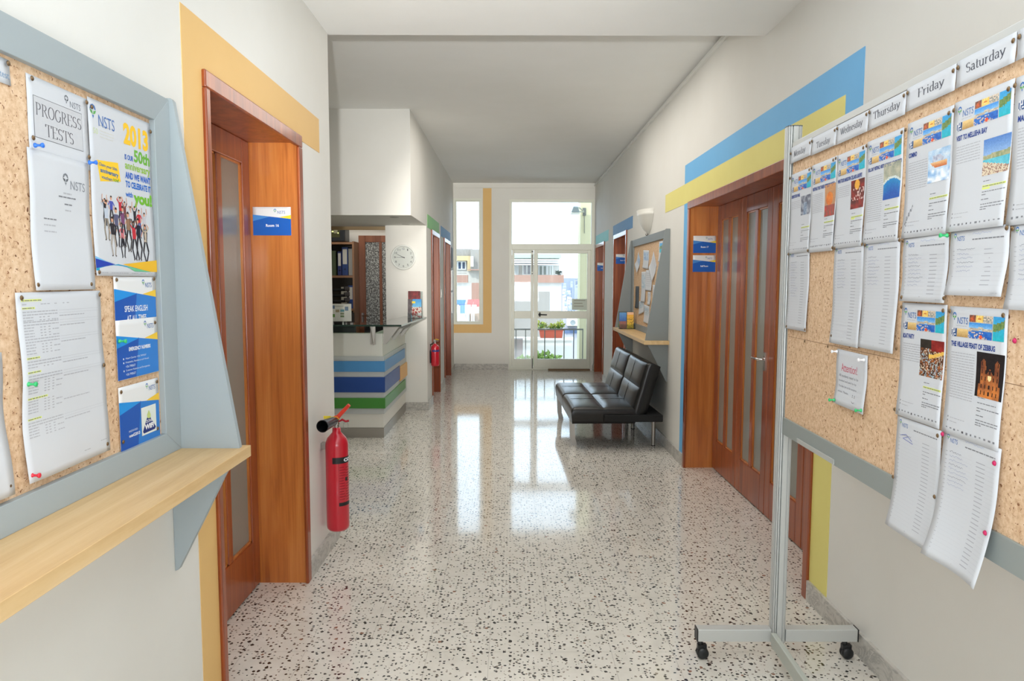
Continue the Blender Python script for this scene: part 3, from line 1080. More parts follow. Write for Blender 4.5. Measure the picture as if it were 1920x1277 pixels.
def photo_mesh(name, vs, fs, cols, parent, label=None):
    me = bpy.data.meshes.new(name)
    me.from_pydata(vs, [], fs)
    me.materials.append(M_photo)
    ca = me.color_attributes.new('Col', 'FLOAT_COLOR', 'CORNER')
    k = cols / 255.0
    k = np.where(k <= 0.04045, k / 12.92, ((k + 0.055) / 1.055) ** 2.4)
    buf = np.ones((len(fs), 4, 4))
    buf[:, :, :3] = k[:, None, :]
    ca.data.foreach_set('color', buf.reshape(-1))
    me.update()
    o = bpy.data.objects.new(name, me)
    C.objects.link(o)
    o.parent = parent
    if label:
        o['label'] = label
    return o

# ------------------------------------------------------------------ WALL DISPLAY UNITS


def display_unit(side, xw, y0, y1, zs, zt, sy0, sy1, label, grey, frame_w=0.075):
    """xw wall plane; distances d into the room; zs top of the shelf, zt top of the board"""
    s = 1 if side < 0 else -1
    root = thing('display_board', label, 'noticeboard', (xw, (y0 + y1) / 2, zs - 0.035))
    X = lambda d: xw + s * d
    t = 0.02
    MB().box(X(0.001), X(0.010), y0 + t + 0.01, y1 - t - 0.01, zs + 0.01, zt - 0.01, M_cork).build('cork_panel', root)
    f = MB()
    ya, yb = y0 + t, y1 - t
    fw_, fb = frame_w, 0.062
    fl, fh = ya + fw_, yb - fw_
    # mitred rails, faces slightly splayed towards the cork
    for quad_ in (((ya, zt), (yb, zt), (fh, zt - fw_), (fl, zt - fw_)),
                  ((ya, zs), (yb, zs), (fh, zs + fb), (fl, zs + fb)),
                  ((ya, zs), (ya, zt), (fl, zt - fw_), (fl, zs + fb)),
                  ((yb, zs), (yb, zt), (fh, zt - fw_), (fh, zs + fb))):
        vs = [(X(0.002), p[0], p[1]) for p in quad_] + [(X(0.034 if k < 2 else 0.026), p[0], p[1]) for k, p in enumerate(quad_)]
        f.add(vs, [(0, 1, 2, 3), (4, 5, 6, 7), (0, 1, 5, 4), (1, 2, 6, 5), (2, 3, 7, 6), (3, 0, 4, 7)], grey)
    f.build('frame', root, bevel=0.0015)
    dB = 0.213
    for a, b_ in ((y0, y0 + t), (y1 - t, y1)):
        p = MB()
        p.prism([(X(0.001), zs), (X(dB), zs), (X(0.045), zt - 0.004), (X(0.038), zt + 0.004), (X(0.001), zt + 0.004)], 'y', a, b_, grey)
        p.build('side_panel', root, bevel=0.0012)
        k = MB()
        pts = [(X(0.001), zs - 0.036), (X(0.195), zs - 0.036), (X(0.165), zs - 0.085), (X(0.10), zs - 0.215), (X(0.012), zs - 0.385), (X(0.001), zs - 0.39)]
        k.prism(pts, 'y', a + (0.0 if a == y0 else -0.002), b_ - 0.001 - (0.0 if a == y0 else 0.002), grey)
        k.build('bracket', root, bevel=0.0012)
    sh = MB().box(X(0.001), X(0.231), sy0, sy1, zs - 0.035, zs, M_oak)
    sh.build('shelf', root, bevel=0.0015)
    return root


ZSL = 1.035
display_unit(-1, XL, 0.22, 2.187, ZSL, 2.087, 0.18, 2.213,
             'large blue-grey framed cork noticeboard with a beech shelf on the left wall', M_grey)
display_unit(1, XR, 6.575, 8.50, 1.008, 2.032, 6.52, 8.53,
             'grey framed cork noticeboard with a beech shelf above the black sofa', M_grey_shaded, frame_w=0.075)

# ------------------------------------------------------------------ PINS
XC_L = XL + 0.010
ROT_L = (R(90), 0, R(90))
ROT_R = (R(90), 0, R(-91.78))
PA = Vector((1.088, 2.80))
PD = Vector((1.045 - 1.088, 1.42 - 2.80)).normalized()


def pos_left(y, z, d=0.0):
    return (XC_L + d, y, z)


def pos_mob(s, z, d=0.0):
    """point on the mobile board: s metres from its far post, d in front of the cork"""
    p = PA + PD * s + Vector((PD.y, -PD.x)) * d
    return (p.x, p.y, z)


def pin(where, y, z, label, kind='brass', d=0.0045, group=None):
    rot = ROT_L if where == 'L' else ROT_R
    loc = pos_left(y, z, d) if where == 'L' else pos_mob(y, z, d)
    if kind == 'brass':
        mb = MB().lathe([(0.0, 0.0030), (0.0025, 0.0027), (0.0047, 0.0014), (0.0056, 0.0), (0.0045, -0.0006), (0.0, -0.0006)], (0, 0, 0), M_brass, 14)
        o = mb.build('drawing_pin')
        C_ = 'drawing pin'
    else:
        col = {'blue': (50, 120, 226), 'green': (56, 186, 112), 'red': (214, 40, 60), 'white': (236, 236, 238), 'magenta': (190, 30, 90)}[kind]
        m = mat('pin_' + kind, col, 0.3)
        if kind == 'magenta':
            mb = MB().lathe([(0.0, 0.004), (0.004, 0.003), (0.0062, 0.0), (0.0, -0.001)], (0, 0, 0), m, 14)
        else:
            mb = MB().lathe([(0.0, 0.0), (0.0055, 0.0003), (0.005, 0.003), (0.0028, 0.005), (0.0026, 0.012), (0.0052, 0.016), (0.0056, 0.0185), (0.003, 0.020), (0.0, 0.020)], (0, 0, 0), m, 14)
        o = mb.build('push_pin')
        C_ = 'push pin'
    o.location = loc
    o.rotation_euler = rot
    o['label'] = label
    o['category'] = C_
    if group:
        o['group'] = group
    return o


# ------------------------------------------------------------------ SHEETS ON THE LEFT BOARD
GL = 'papers pinned to the left noticeboard'


def left_sheet(name, label, y, z, w_, h, **kw):
    return Sheet(name, label, pos_left(y, z), ROT_L, w_, h, group=GL, **kw)


s = left_sheet('notice_sheet', 'white sheet with PROGRESS TESTS in a grey box, top row of the left noticeboard', 1.566, 1.994, 0.222, 0.172, lift=0.0006, wave=0.0004, tilt=R(-0.3))
s.rect('title_box', 0.019, 0.041, 0.196, 0.131, ink(104, 106, 112), 1)
s.rect('title_box', 0.0202, 0.0422, 0.1948, 0.1298, ink(198, 200, 204), 2)
s.pen('title', 'PROGRESS', 0.025, 0.081, 0.168, 0.026, ink(108, 108, 114), 0.07, 3)
s.pen('title', 'TESTS', 0.056, 0.122, 0.104, 0.026, ink(108, 108, 114), 0.07, 3)
s.logo('logo', 0.130, 0.012, 0.062, 0.024, grey=True)
s.done()

s = left_sheet('notice_sheet', 'nearly blank white sheet hanging below the PROGRESS TESTS sheet', 1.553, 1.836, 0.222, 0.307, base=0.0045, lift=0.003, wave=0.002)
s.logo('logo', 0.118, 0.038, 0.085, 0.034, grey=True)
for y_, a, b_ in ((0.082, .118, .15), (0.091, .10, .168), (0.107, .122, .155), (0.121, .124, .15)):
    s.words('printed_text', a, b_, y_, 0.0032, GREYM if y_ in (0.091, 0.107) else GREYT)
for y_, a, b_ in ((0.146, .045, .09), (0.160, .045, .088), (0.174, .045, .088)):
    s.words('printed_text', a, b_, y_, 0.003, GREYT if y_ > .15 else GREYM)
s.done()

# the poster with the crowd
s = left_sheet('poster', 'white 2013 is our 50th anniversary poster with a crowd of jumping people', 1.786, 2.000, 0.303, 0.437, cat='poster', base=0.003, lift=0.003, wave=0.0012)
s.logo('logo', 0.008, 0.014, 0.108, 0.048)
s.words('small_print', 0.046, 0.11, 0.058, 0.002, GREYT)
s.text('small_print', '50', 0.018, 0.070, 0.020, 0.014, ink(206, 220, 170))
for k in range(3):
    s.words('small_print', 0.046, 0.11, 0.071 + k * 0.0075, 0.0026, ink(206, 206, 200))
s.text('headline', '2013', 0.158, 0.026, 0.130, 0.058, ink(246, 196, 40), 0.045)
s.text('headline', 'IS OUR', 0.160, 0.110, 0.044, 0.014, ink(44, 104, 190), 0.03)
s.text('headline', '50th', 0.208, 0.090, 0.086, 0.034, ink(110, 178, 62), 0.035)
s.text('headline', 'anniversary', 0.161, 0.129, 0.134, 0.026, ink(150, 192, 74), 0.025)
s.text('headline', 'AND WE WANT', 0.161, 0.156, 0.134, 0.018, ink(42, 100, 196), 0.04)
s.text('headline', 'TO CELEBRATE IT', 0.161, 0.180, 0.134, 0.0175, ink(42, 110, 200), 0.04)
s.text('headline', 'with', 0.159, 0.209, 0.037, 0.014, ink(42, 110, 200), 0.03)
s.text('headline', 'you!', 0.200, 0.204, 0.098, 0.043, ink(116, 184, 50), 0.05)
s.poly('voucher_box', [(0.028, 0.148), (0.126, 0.140), (0.137, 0.187), (0.041, 0.199)], ink(250, 202, 44), 1)
s.text('voucher_box', 'Claim your 50th', 0.036, 0.152, 0.085, 0.010, ink(60, 110, 150), 0.02, slope=-0.03)
s.text('voucher_box', 'anniversary', 0.042, 0.165, 0.084, 0.014, ink(50, 110, 160), 0.03, slope=-0.03)
s.text('voucher_box', 'vouchers', 0.046, 0.182, 0.050, 0.009, ink(60, 120, 160), 0.02, slope=-0.03)
s.text('voucher_box', 'now!', 0.100, 0.180, 0.028, 0.011, ink(120, 170, 40), 0.02, slope=-0.03)


def figure(cx, cy, h, top, bottom, arms=1, jump=0.0):
    sk = ink(214, 160, 132)
    hr = ink(60, 44, 38)
    a = h
    P = 'crowd_picture'
    hd = arc(cx, cy - a * .40, a * .052, a * .066, 0, 360, 10)[:-1]
    s.poly(P, hd, sk, 3)
    s.poly(P, [(p[0], min(p[1], cy - a * .40 - a * .01) - a * .012) for p in hd], hr, 4)
    s.poly(P, [(cx - a * .085, cy - a * .31), (cx + a * .085, cy - a * .31), (cx + a * .07, cy - a * .04), (cx - a * .07, cy - a * .04)], top, 3)
    for sg in (-1, 1):
        if arms == 1:
            pts = [(cx + sg * a * .08, cy - a * .30), (cx + sg * a * .15, cy - a * .42), (cx + sg * a * .13, cy - a * .60)]
        elif arms == 2:
            pts = [(cx + sg * a * .08, cy - a * .30), (cx + sg * a * .17, cy - a * .40), (cx + sg * a * .05, cy - a * .48)]
        else:
            pts = [(cx + sg * a * .08, cy - a * .29), (cx + sg * a * .17, cy - a * .18), (cx + sg * a * .10, cy - a * .06)]
        s.line(P, pts[:2], a * .045, top, 3)
        s.line(P, pts[1:], a * .034, sk, 3)
        k = (cx + sg * a * (.09 + jump), cy + a * .20)
        s.line(P, [(cx + sg * a * .035, cy - a * .05), k], a * .062, bottom, 3)
        s.line(P, [k, (cx + sg * a * (.05 - jump), cy + a * .44)], a * .045, bottom, 3)
        s.line(P, [(cx + sg * a * (.05 - jump), cy + a * .44), (cx + sg * a * (.09 - jump), cy + a * .46)], a * .03, hr, 3)


BL_, RD_, WH_, NV_ = ink(40, 36, 44), ink(196, 44, 56), ink(214, 212, 216), ink(50, 60, 130)
for args in ((.055, .275, .075, BL_, BL_, 1), (.085, .27, .085, ink(70, 80, 170), BL_, 3), (.128, .268, .085, RD_, BL_, 2), (.15, .275, .08, ink(120, 60, 60), BL_, 1),
             (.178, .285, .08, WH_, BL_, 2), (.20, .285, .085, BL_, BL_, 1, .03), (.222, .292, .085, RD_, NV_, 3), (.25, .30, .09, ink(200, 194, 200), BL_, 1),
             (.06, .295, .11, ink(190, 200, 214), ink(150, 140, 126), 2), (.105, .31, .11, ink(90, 90, 120), BL_, 3), (.137, .305, .115, ink(120, 70, 110), BL_, 3),
             (.163, .318, .115, ink(150, 116, 90), ink(60, 52, 50), 1, .02), (.130, .342, .10, ink(196, 110, 116), BL_, 3), (.190, .34, .115, RD_, BL_, 2, .02),
             (.214, .335, .125, ink(28, 30, 44), BL_, 3, .02), (.249, .345, .115, ink(196, 180, 160), BL_, 2, .03), (.085, .335, .11, BL_, ink(170, 160, 150), 3)):
    figure(*args)
z0 = 0.388
s.poly('colour_band', [(0, z0), (.056, z0 + .014), (.09, z0 + .017), (0, z0 + .006)], ink(120, 186, 230), 1)
s.poly('colour_band', [(0, z0 + .006), (.086, z0 + .019), (0, z0 + .030)], ink(36, 64, 170), 2)
s.poly('colour_band', [(0, z0 + .036), (0, z0 + .030), (.10, z0 + .018), (.27, z0 + .035), (.27, z0 + .0365)], ink(46, 160, 200), 1)
s.poly('colour_band', [(.12, z0 + .018), (.305, z0 + .002), (.305, z0 + .036), (.26, z0 + .036)], ink(238, 186, 44), 2)
s.poly('colour_band', [(.14, z0 + .023), (.27, z0 + .036), (.18, z0 + .036)], ink(110, 190, 140), 3)
for a, b_ in ((.012, .05), (.065, .15), (.165, .20), (.21, .24), (.255, .29)):
    s.words('small_print', a, b_, z0 + .040, 0.0024, GREYT)
s.done()

# the long programme with highlighted headings
s = left_sheet('programme_sheet', 'long white printed programme with yellow highlighted headings, left noticeboard', 1.490, 1.525, 0.308, 0.408, base=0.006, lift=0.006, wave=0.003, tilt=R(0.2), fold=(0.46, 0.006))


def prog_rows(y_, n, kind=0):
    for k in range(n):
        yy = y_ + k * 0.0062
        if kind == 0 and k < 2:
            s.words('printed_text', 0.018, 0.135, yy, 0.0024, GREYT)
            s.rect('printed_text', 0.14, yy + .001, 0.295, yy + .0014, GREYT, 1)
        else:
            s.words('printed_text', 0.018, 0.05, yy, 0.0022, GREYT)
            for a in (.07, .082, .098):
                s.words('printed_text', a, a + .007, yy, 0.0022, GREYT)
            if k % 2:
                s.words('printed_text', .112, .135, yy, 0.0022, GREYT)
            if k == 2:
                s.words('printed_text', .14, .24, yy, 0.0022, GREYT)


s.rect('highlighted_heading', 0.016, 0.015, 0.082, 0.0195, HIL, 1)
s.words('printed_text', 0.018, 0.08, 0.0165, 0.002, GREYM, 2)
s.words('printed_text', 0.018, 0.032, 0.025, 0.002, GREYT)
for a in (.078, .088, .10, .125, .155, .17):
    s.words('printed_text', a, a + .009, 0.025, 0.002, GREYT)
for (y_, w_) in ((0.032, .058), (.1395, .06), (.170, .06), (.227, .082), (.272, .06)):
    s.rect('highlighted_heading', 0.017, y_, w_, y_ + .004, HIL, 1)
    s.words('printed_text', 0.018, w_ - .003, y_ + .001, 0.002, GREYM, 2)
prog_rows(.041, 4)
prog_rows(.063, 6)
prog_rows(.100, 6)
prog_rows(.148, 3)
prog_rows(.179, 7)
prog_rows(.234, 5, 1)
prog_rows(.281, 6)
s.words('printed_text', .20, .225, .383, .002, GREYT)
s.words('printed_text', .27, .30, .374, .002, GREYT)
s.done()


def blue_card(label, y, z, w_, h, seed, ytop=0.040, yslope=0.026):
    s = left_sheet('info_card', label, y, z, w_, h, cat='notice', base=0.005, lift=0.0, wave=0.0, m=M_gloss)
    s.logo('logo', w_ * .66, 0.008, 0.052, 0.022)
    c1, c2, c3 = ink(24, 84, 176, 0.35), ink(32, 146, 226, 0.35), ink(44, 124, 206, 0.35)
    s.poly('blue_field', [(0, ytop), (w_, ytop + yslope), (w_, h - .001), (0, h - .001)], c3, 1)
    s.poly('blue_field', [(0, ytop + .034), (w_ * .52, ytop + .012), (w_ * .42, h - .001), (0, h - .001)], c1, 2)
    s.poly('blue_field', [(0, ytop), (w_ * .53, ytop + yslope * .53), (0, ytop + .034)], c2, 3)
    s.poly('yellow_corner', [(w_ * .66, ytop + yslope * .62), (w_, ytop + .004), (w_, ytop + yslope)], ink(244, 200, 52, 0.35), 2)
    return s


s = blue_card('white and blue card reading SPEAK ENGLISH AT ALL TIMES, below the poster', 1.863, 1.562, 0.217, 0.150, 1, 0.033, 0.025)
WT = ink(240, 244, 250)
s.text('lettering', 'SPEAK ENGLISH', .046, .079, .121, .0165, WT, 0.012, 4)
s.text('lettering', 'AT ALL TIMES', .056, .105, .102, .0165, WT, 0.012, 4)
s.done()
s = blue_card('white and blue EMERGENCY NUMBERS card between the two other blue cards', 1.861, 1.446, 0.217, 0.160, 2, 0.040, 0.026)
s.root.location.x += 0.0016
s.text('lettering', 'EMERGENCY NUMBERS', .058, .075, .115, .0105, WT, 0.03, 4)
for k, (a, b_) in enumerate(((.030, .148), (.030, .162), (.030, .088), (.030, .166), (.030, .088))):
    yy = .101 + k * .0108
    if k in (0, 1, 3):
        s.rect('lettering', .027, yy + .001, .0315, yy + .0055, WT, 4)
    t = ('Airport Queries: +356 79993207', 'Hospitality, Residence and Hostel;', '+356 79985637', 'Customer Relations and Emergencies;', '+356 79985637')[k]
    s.text('lettering', t, .039, yy, b_ - .039, .0062, ink(206, 222, 244), 0.01, 4)
s.done()
s = blue_card('white and blue card with a ZONE WIFI sign, bottom right of the left noticeboard', 1.863, 1.268, 0.212, 0.172, 3, 0.040, 0.026)
s.rect('wifi_sign', .108, .073, .190, .152, ink(226, 232, 226), 5)
s.poly('wifi_sign', [(.149, .098), (.157, .108), (.186, .140), (.180, .146), (.118, .147), (.113, .141), (.136, .108)], ink(34, 50, 122), 6)
s.poly('wifi_sign', [(.139, .105), (.1385, .097), (.149, .085), (.158, .098), (.158, .106), (.148, .110)], ink(200, 214, 130), 7)
s.text('wifi_sign', 'ZONE', .131, .1115, .035, .008, ink(240, 240, 244), 0.02, 8)
s.text('wifi_sign', 'WiFi', .123, .123, .050, .015, ink(240, 240, 244), 0.06, 8)
s.text('lettering', 'PASSWORD:', .042, .123, .046, .0055, ink(200, 216, 240), 0.01, 4)
s.text('lettering', 'nstsG2013', .042, .134, .056, .0085, WT, 0.03, 4)
s.done()

s = left_sheet('notice_sheet', 'corner of a white sheet at the far top left of the left noticeboard', 1.305, 2.004, 0.212, 0.052, base=0.002, lift=.001, wave=.0003)
s.text('printed_text', 'Placement test', .10, .026, .108, .014, ink(120, 150, 180), 0.0)
s.done()
s = left_sheet('notice_sheet', 'edge of a white sheet curling out of the bottom left of the left noticeboard', 1.236, 1.405, 0.208, 0.295, base=0.004, lift=0.010, wave=0.004)
s.done()

PL = 'brass pins on the left noticeboard'
for y_, z_, lb in ((1.506, 1.995, 'at the corner of the topmost left edge sheet'), (1.578, 1.985, 'top left of the PROGRESS TESTS sheet'), (1.776, 1.983, 'top right of the PROGRESS TESTS sheet'),
                   (1.572, 1.858, 'bottom left of the PROGRESS TESTS sheet'), (1.776, 1.852, 'between the blank sheet and the anniversary poster'),
                   (1.797, 1.977, 'top left of the anniversary poster'), (2.083, 1.976, 'top right of the anniversary poster'), (1.797, 1.572, 'bottom left of the anniversary poster'),
                   (1.874, 1.553, 'top left of the SPEAK ENGLISH card'), (2.070, 1.556, 'top right of the SPEAK ENGLISH card'), (2.066, 1.430, 'top right of the EMERGENCY NUMBERS card'),
                   (1.562, 1.541, 'bottom left of the blank sheet'), (1.760, 1.542, 'bottom right of the blank sheet'), (1.500, 1.514, 'top left of the highlighted programme'),
                   (1.785, 1.516, 'top right of the highlighted programme'), (1.790, 1.338, 'right edge fold of the highlighted programme'), (1.789, 1.136, 'bottom right of the highlighted programme'),
                   (1.872, 1.256, 'top left of the WIFI card'), (2.064, 1.257, 'top right of the WIFI card'), (1.872, 1.122, 'bottom left of the WIFI card'), (2.058, 1.120, 'bottom right of the WIFI card'),
                   (1.434, 1.130, 'bottom of the white sheet at the left edge')):
    pin('L', y_, z_, 'brass pin ' + lb, d=0.0125 if z_ < 1.53 and y_ < 1.8 else 0.0075, group=PL)
for y_, z_, k, lb in ((1.571, 1.842, 'blue', 'blue push pin at the top left of the nearly blank sheet'), (1.770, 1.838, 'blue', 'blue push pin at the left edge of the anniversary poster'),
                      (1.508, 1.330, 'green', 'green push pin halfway down the highlighted programme'), (1.503, 1.133, 'red', 'red push pin at the bottom left of the highlighted programme'),
                      (1.868, 1.392, 'green', 'green push pin at the left edge of the EMERGENCY NUMBERS card')):
    pin('L', y_, z_, lb, k, d=0.010)

# ------------------------------------------------------------------ MOBILE NOTICEBOARD
mb_root = thing('mobile_noticeboard', 'tall mobile cork noticeboard on an aluminium stand with castors, weekday headers along its top', 'noticeboard', (1.088, 2.80, 0.0))


def mb_obox(mb, s0, s1, d0, d1, z0, z1, m):
    c_ = [pos_mob(a, z, d) for a in (s0, s1) for d in (d0, d1) for z in (z0, z1)]
    return mb.add(c_, [(0, 1, 3, 2), (4, 6, 7, 5), (0, 4, 5, 1), (2, 3, 7, 6), (0, 2, 6, 4), (1, 5, 7, 3)], m)


BW = 2.02
mb_obox(MB(), 0.012, BW - 0.012, -0.030, 0.0, 1.015, 2.062, M_cork).build('cork_panel', mb_root)
r_ = MB()
mb_obox(r_, 0.010, BW - 0.01, -0.036, 0.006, 0.948, 1.016, mat('grey_aluminium_rail', (160, 168, 166), 0.45, 0.3))
mb_obox(r_, 0.17, 0.50, 0.006, 0.009, 0.950, 0.968, mat('grey_tape', (178, 180, 176), 0.6))
r_.build('bottom_rail', mb_root, bevel=0.002)
r_ = MB()
mb_obox(r_, 0.010, BW - 0.01, -0.036, 0.005, 2.062, 2.085, M_alu)
r_.build('top_rail', mb_root, bevel=0.002)
r_ = MB()
for a, b_ in ((0.02, 0.878), (0.90, BW - 0.02)):
    mb_obox(r_, a, b_, 0.0, 0.0006, 1.3385, 1.3395, mat('cork_seam', (128, 92, 64), 0.8))
r_.build('panel_seam', mb_root)


def post(sc_):
    """extruded profile with grooves"""
    p = MB()
    c0 = PA + PD * sc_ + Vector((PD.y, -PD.x)) * (-0.012)
    prof = []
    rx, ry = 0.029, 0.027
    for k in range(72):
        a = 2 * math.pi * (k + .5) / 72
        g = 0.76 if (k % 9) in (2, 6) else 1.0
        ca, sa = math.cos(a), math.sin(a)
        q = 0.55
        prof.append((c0.x + rx * g * math.copysign(abs(ca) ** q, ca), c0.y + ry * g * math.copysign(abs(sa) ** q, sa)))
    p.prism(prof, 'z', 0.075, 2.150, M_alu)
    o = p.build('post', mb_root)
    cp = MB()
    cp.prism([(c0.x + (x - c0.x) * 1.02, c0.y + (y - c0.y) * 1.02) for x, y in prof], 'z', 2.150, 2.154, M_alud)
    cp.prism([(c0.x + (x - c0.x) * .7, c0.y + (y - c0.y) * .7) for x, y in prof], 'z', 0.062, 0.075, M_black)
    cp.build('end_cap', o)
    f = MB()
    y0_, y1_ = c0.y - 0.0225, c0.y + 0.0225
    f.box(c0.x - 0.330, c0.x - 0.029, y0_, y1_, 0.078, 0.130, M_alu)
    f.box(c0.x + 0.029, c0.x + 0.325, y0_, y1_, 0.078, 0.130, M_alu)
    fo = f.build('foot', mb_root, bevel=0.003)
    f = MB()
    f.box(c0.x - 0.334, c0.x - 0.3305, y0_, y1_, 0.078, 0.130, M_black)
    f.box(c0.x + 0.3255, c0.x + 0.329, y0_, y1_, 0.078, 0.130, M_black)
    f.build('end_cap', fo)
    for dx in (-0.315, 0.282):
        k = MB()
        cx, cy = c0.x + dx, c0.y
        k.tube([(cx, cy, 0.080), (cx, cy, 0.058)], 0.011, M_black, 10)
        k.lathe([(0.0, -0.019), (0.018, -0.019), (0.024, -0.014), (0.0245, -0.004), (0.014, -0.003), (0.014, 0.003), (0.0245, 0.004), (0.024, 0.014), (0.018, 0.019), (0.0, 0.019)],
                (cx + 0.008, cy - 0.004, 0.025), M_black, 20, axis='y')
        k.box(cx - 0.012, cx + 0.024, cy - 0.014, cy + 0.008, 0.040, 0.060, M_black)
        k.build('castor', fo)


post(-0.030)
post(BW + 0.030)
r_ = MB()
mb_obox(r_, 0.012, BW - 0.012, 0.004, 0.026, 0.072, 0.128, mat('grey_painted_beam', (176, 180, 172), 0.5))
r_.build('lower_beam', mb_root, bevel=0.004)

GM = 'papers pinned to the mobile noticeboard'


def mob_sheet(name, label, s_, z, w_, h, **kw):
    return Sheet(name, label, pos_mob(s_, z), ROT_R, w_, h, group=GM, **kw)


DAYS = (('Monday', 0.0, 0.205, 2.066, .035, .115, .040), ('Tuesday', .208, .208, 2.062, .045, .115, .044), ('Wednesday', .418, .222, 2.060, .03, .155, .036), ('Thursday', .643, .212, 2.060, .03, .150, .036),
        ('Friday', .858, .222, 2.064, .055, .118, .037), ('Saturday', 1.083, .207, 2.066, .035, .138, .036))
for nme, s_, w_, z_, tx, tw, ty in DAYS:
    s = mob_sheet('day_header', 'white header strip reading %s along the top of the mobile noticeboard' % nme, s_, z_, w_, 0.062, cat='sign', base=0.0065, lift=0.0015, wave=0.0005)
    s.pen('lettering', nme, tx, ty, tw, 0.021, ink(74, 76, 88), 0.07)
    s.done()
s = mob_sheet('day_header', 'blank end of the header strip right of Saturday', 1.293, 2.066, 0.20, 0.062, cat='sign', base=0.0065, lift=0.0015)
s.done()


def banner(s, w_):
    s.logo('logo', .014, .014, .060, .026)
    s.words('small_print', .03, .07, .044, .0012, GREYT)
    P = 'photo_banner'
    for kind, x0, y0, x1, y1, nx, ny in (('food', .079, .0175, .102, .033, 7, 5), ('sunflower', .103, .0175, .129, .033, 7, 5), ('crowdtile', .130, .0175, .161, .033, 9, 5),
                                        ('harbour', .079, .0345, .161, .070, 24, 12), ('cliff', .1635, .0175, .201, .070, 12, 16),
                                        ('person', .0145, .051, .034, .070, 6, 6), ('sunset', .0355, .051, .077, .070, 12, 6)):
        s.photo(P, kind, x0, y0, x1, y1, nx, ny, seed=int(x0 * 1000))


def trip(label, title, tw, kind, s_, z_, body_n, hl=True, w_=.210, h=.304, ph=(.122, .109, .205, .185), note=None, **kw):
    s = mob_sheet('trip_flyer', label, s_, z_, w_, h, cat='flyer', **kw)
    banner(s, w_)
    s.text('title', title, .015, .081, tw, .0125, NAVY, 0.035)
    for k in range(body_n):
        s.words('body_text', .017, .104, .107 + k * .0062, .0019, GREYT, full=False)
    s.photo('photograph', kind, ph[0], ph[1], ph[2], ph[3], 30, 34, seed=3)
    s.words('body_text', .124, .150, .199, .0018, GREYM)
    if hl:
        s.rect('highlighted_line', .123, .209, .204, .2135, HIL, 1)
        s.words('body_text', .125, .20, .2105, .0018, GREYM, 2)
        if len(title) % 2:
            s.rect('highlighted_line', .123, .2145, .15, .218, HIL, 1)
    else:
        s.words('body_text', .124, .19, .2105, .0018, GREYM)
    for y_, a, b_ in ((.2225, .124, .204), (.2285, .124, .138), (.239, .124, .15), (.2495, .124, .204), (.2555, .124, .20), (.2605, .124, .145)):
        s.words('body_text', a, b_, y_, .0020, GREYM)
    s.words('body_text', .028, .085, .262, .0014, GREYT)
    s.words('body_text', .028, .06, .271, .0014, GREYT)
    s.rect('symbol_row', .018, .260, .0215, .2635, GREYM, 1)
    s.rect('symbol_row', .018, .269, .0215, .2725, GREYM, 1)
    for k in range(12):
        x = .016 + k * .0158
        q = rng.uniform(.004, .009)
        s.rect('symbol_row', x, .2865, x + q, .2865 + rng.uniform(.002, .0055), GREYD if k == 4 else GREYM, 1)
    if note:
        pts = [(.012 + .036 * t_, .262 - .042 * t_ + .010 * math.sin(t_ * 26) * (1 - .5 * t_)) for t_ in [i / 26.0 for i in range(27)]]
        s.line('handwriting', pts, .0011, ink(70, 74, 90), 2)
    s.done()


def signup(label, s_, z_, n, hand, w_=.210, h=.302, scrib=False, **kw):
    s = mob_sheet('sign_up_list', label, s_, z_, w_, h, cat='list', **kw)
    s.logo('logo', .014, .008, .042, .018)
    s.words('heading', .085, .193, .0235, .0028, GREYM)
    r_ = random.Random(int(s_ * 1000) + n)
    for k in range(n):
        y_ = .048 + k * .0098
        if y_ > h - .02:
            break
        s.rect('ruled_lines', .014, y_, .021, y_ + .0016, GREYT, 1)
        s.rect('ruled_lines', .026, y_ + .0012, .112, y_ + .0017, ink(196, 198, 204), 1)
        s.rect('ruled_lines', .128, y_ - .0002, .160, y_ + .0016, ink(168, 170, 178), 1)
        s.rect('ruled_lines', .161, y_ + .0012, .196, y_ + .0017, ink(190, 192, 198), 1)
        if k < hand:
            a = .030
            e_ = r_.uniform(.075, .108)
            pts = []
            n_ = 22
            for i in range(n_):
                pts.append((a + (e_ - a) * i / n_, y_ - .0012 + r_.uniform(-.0024, .0018)))
            s.line('handwriting', pts, .0007, ink(150, 158, 186) if k % 3 else ink(112, 116, 132), 2)
    if scrib:
        s.line('handwriting', [(.022, .050), (.05, .043), (.08, .056), (.06, .048), (.035, .056), (.085, .062)], .0016, ink(110, 124, 190), 2)
    if hand and not scrib:
        pts = [(.085 + .07 * i / 20, .012 + r_.uniform(-.003, .003)) for i in range(20)]
        s.line('handwriting', pts, .0006, ink(150, 165, 205), 2)
    s.words('ruled_lines', .17, .195, h - .008, .0014, GREYT)
    s.words('ruled_lines', .095, .102, h - .014, .0014, GREYT)
    s.done()


trip('trip flyer for an orientation walk in the Monday column with a grey street photo', 'ORIENTATION WALK', .085, 'street', .002, 1.963, 5, ph=(.110, .095, .200, .165))
trip('trip flyer visiting the three cities by night, Tuesday column, orange photo', 'VISITING THE THREE CITIES BY NIGHT', .180, 'pottery', .212, 1.965, 11, ph=(.120, .086, .205, .192), h=.310, base=0.0028)
trip('trip flyer for a wine tour with a dark red photo, Wednesday column', 'WINE TOUR MARSOVIN CELLARS & BUFFET', .170, 'peppers', .419, 1.964, 6, ph=(.113, .098, .203, .186))
trip('trip flyer for a full day visiting the island of Gozo, Thursday column', 'FULL DAY VISITING, VISITING THE ISLAND OF GOZO', .190, 'lagoon', .634, 1.967, 22, ph=(.108, .084, .202, .184), base=0.0028)
trip('trip flyer headed COMINO with a white speedboat photo, Friday column', 'COMINO', .040, 'boat', .862, 1.971, 12, note=True, ph=(.108, .092, .202, .172))
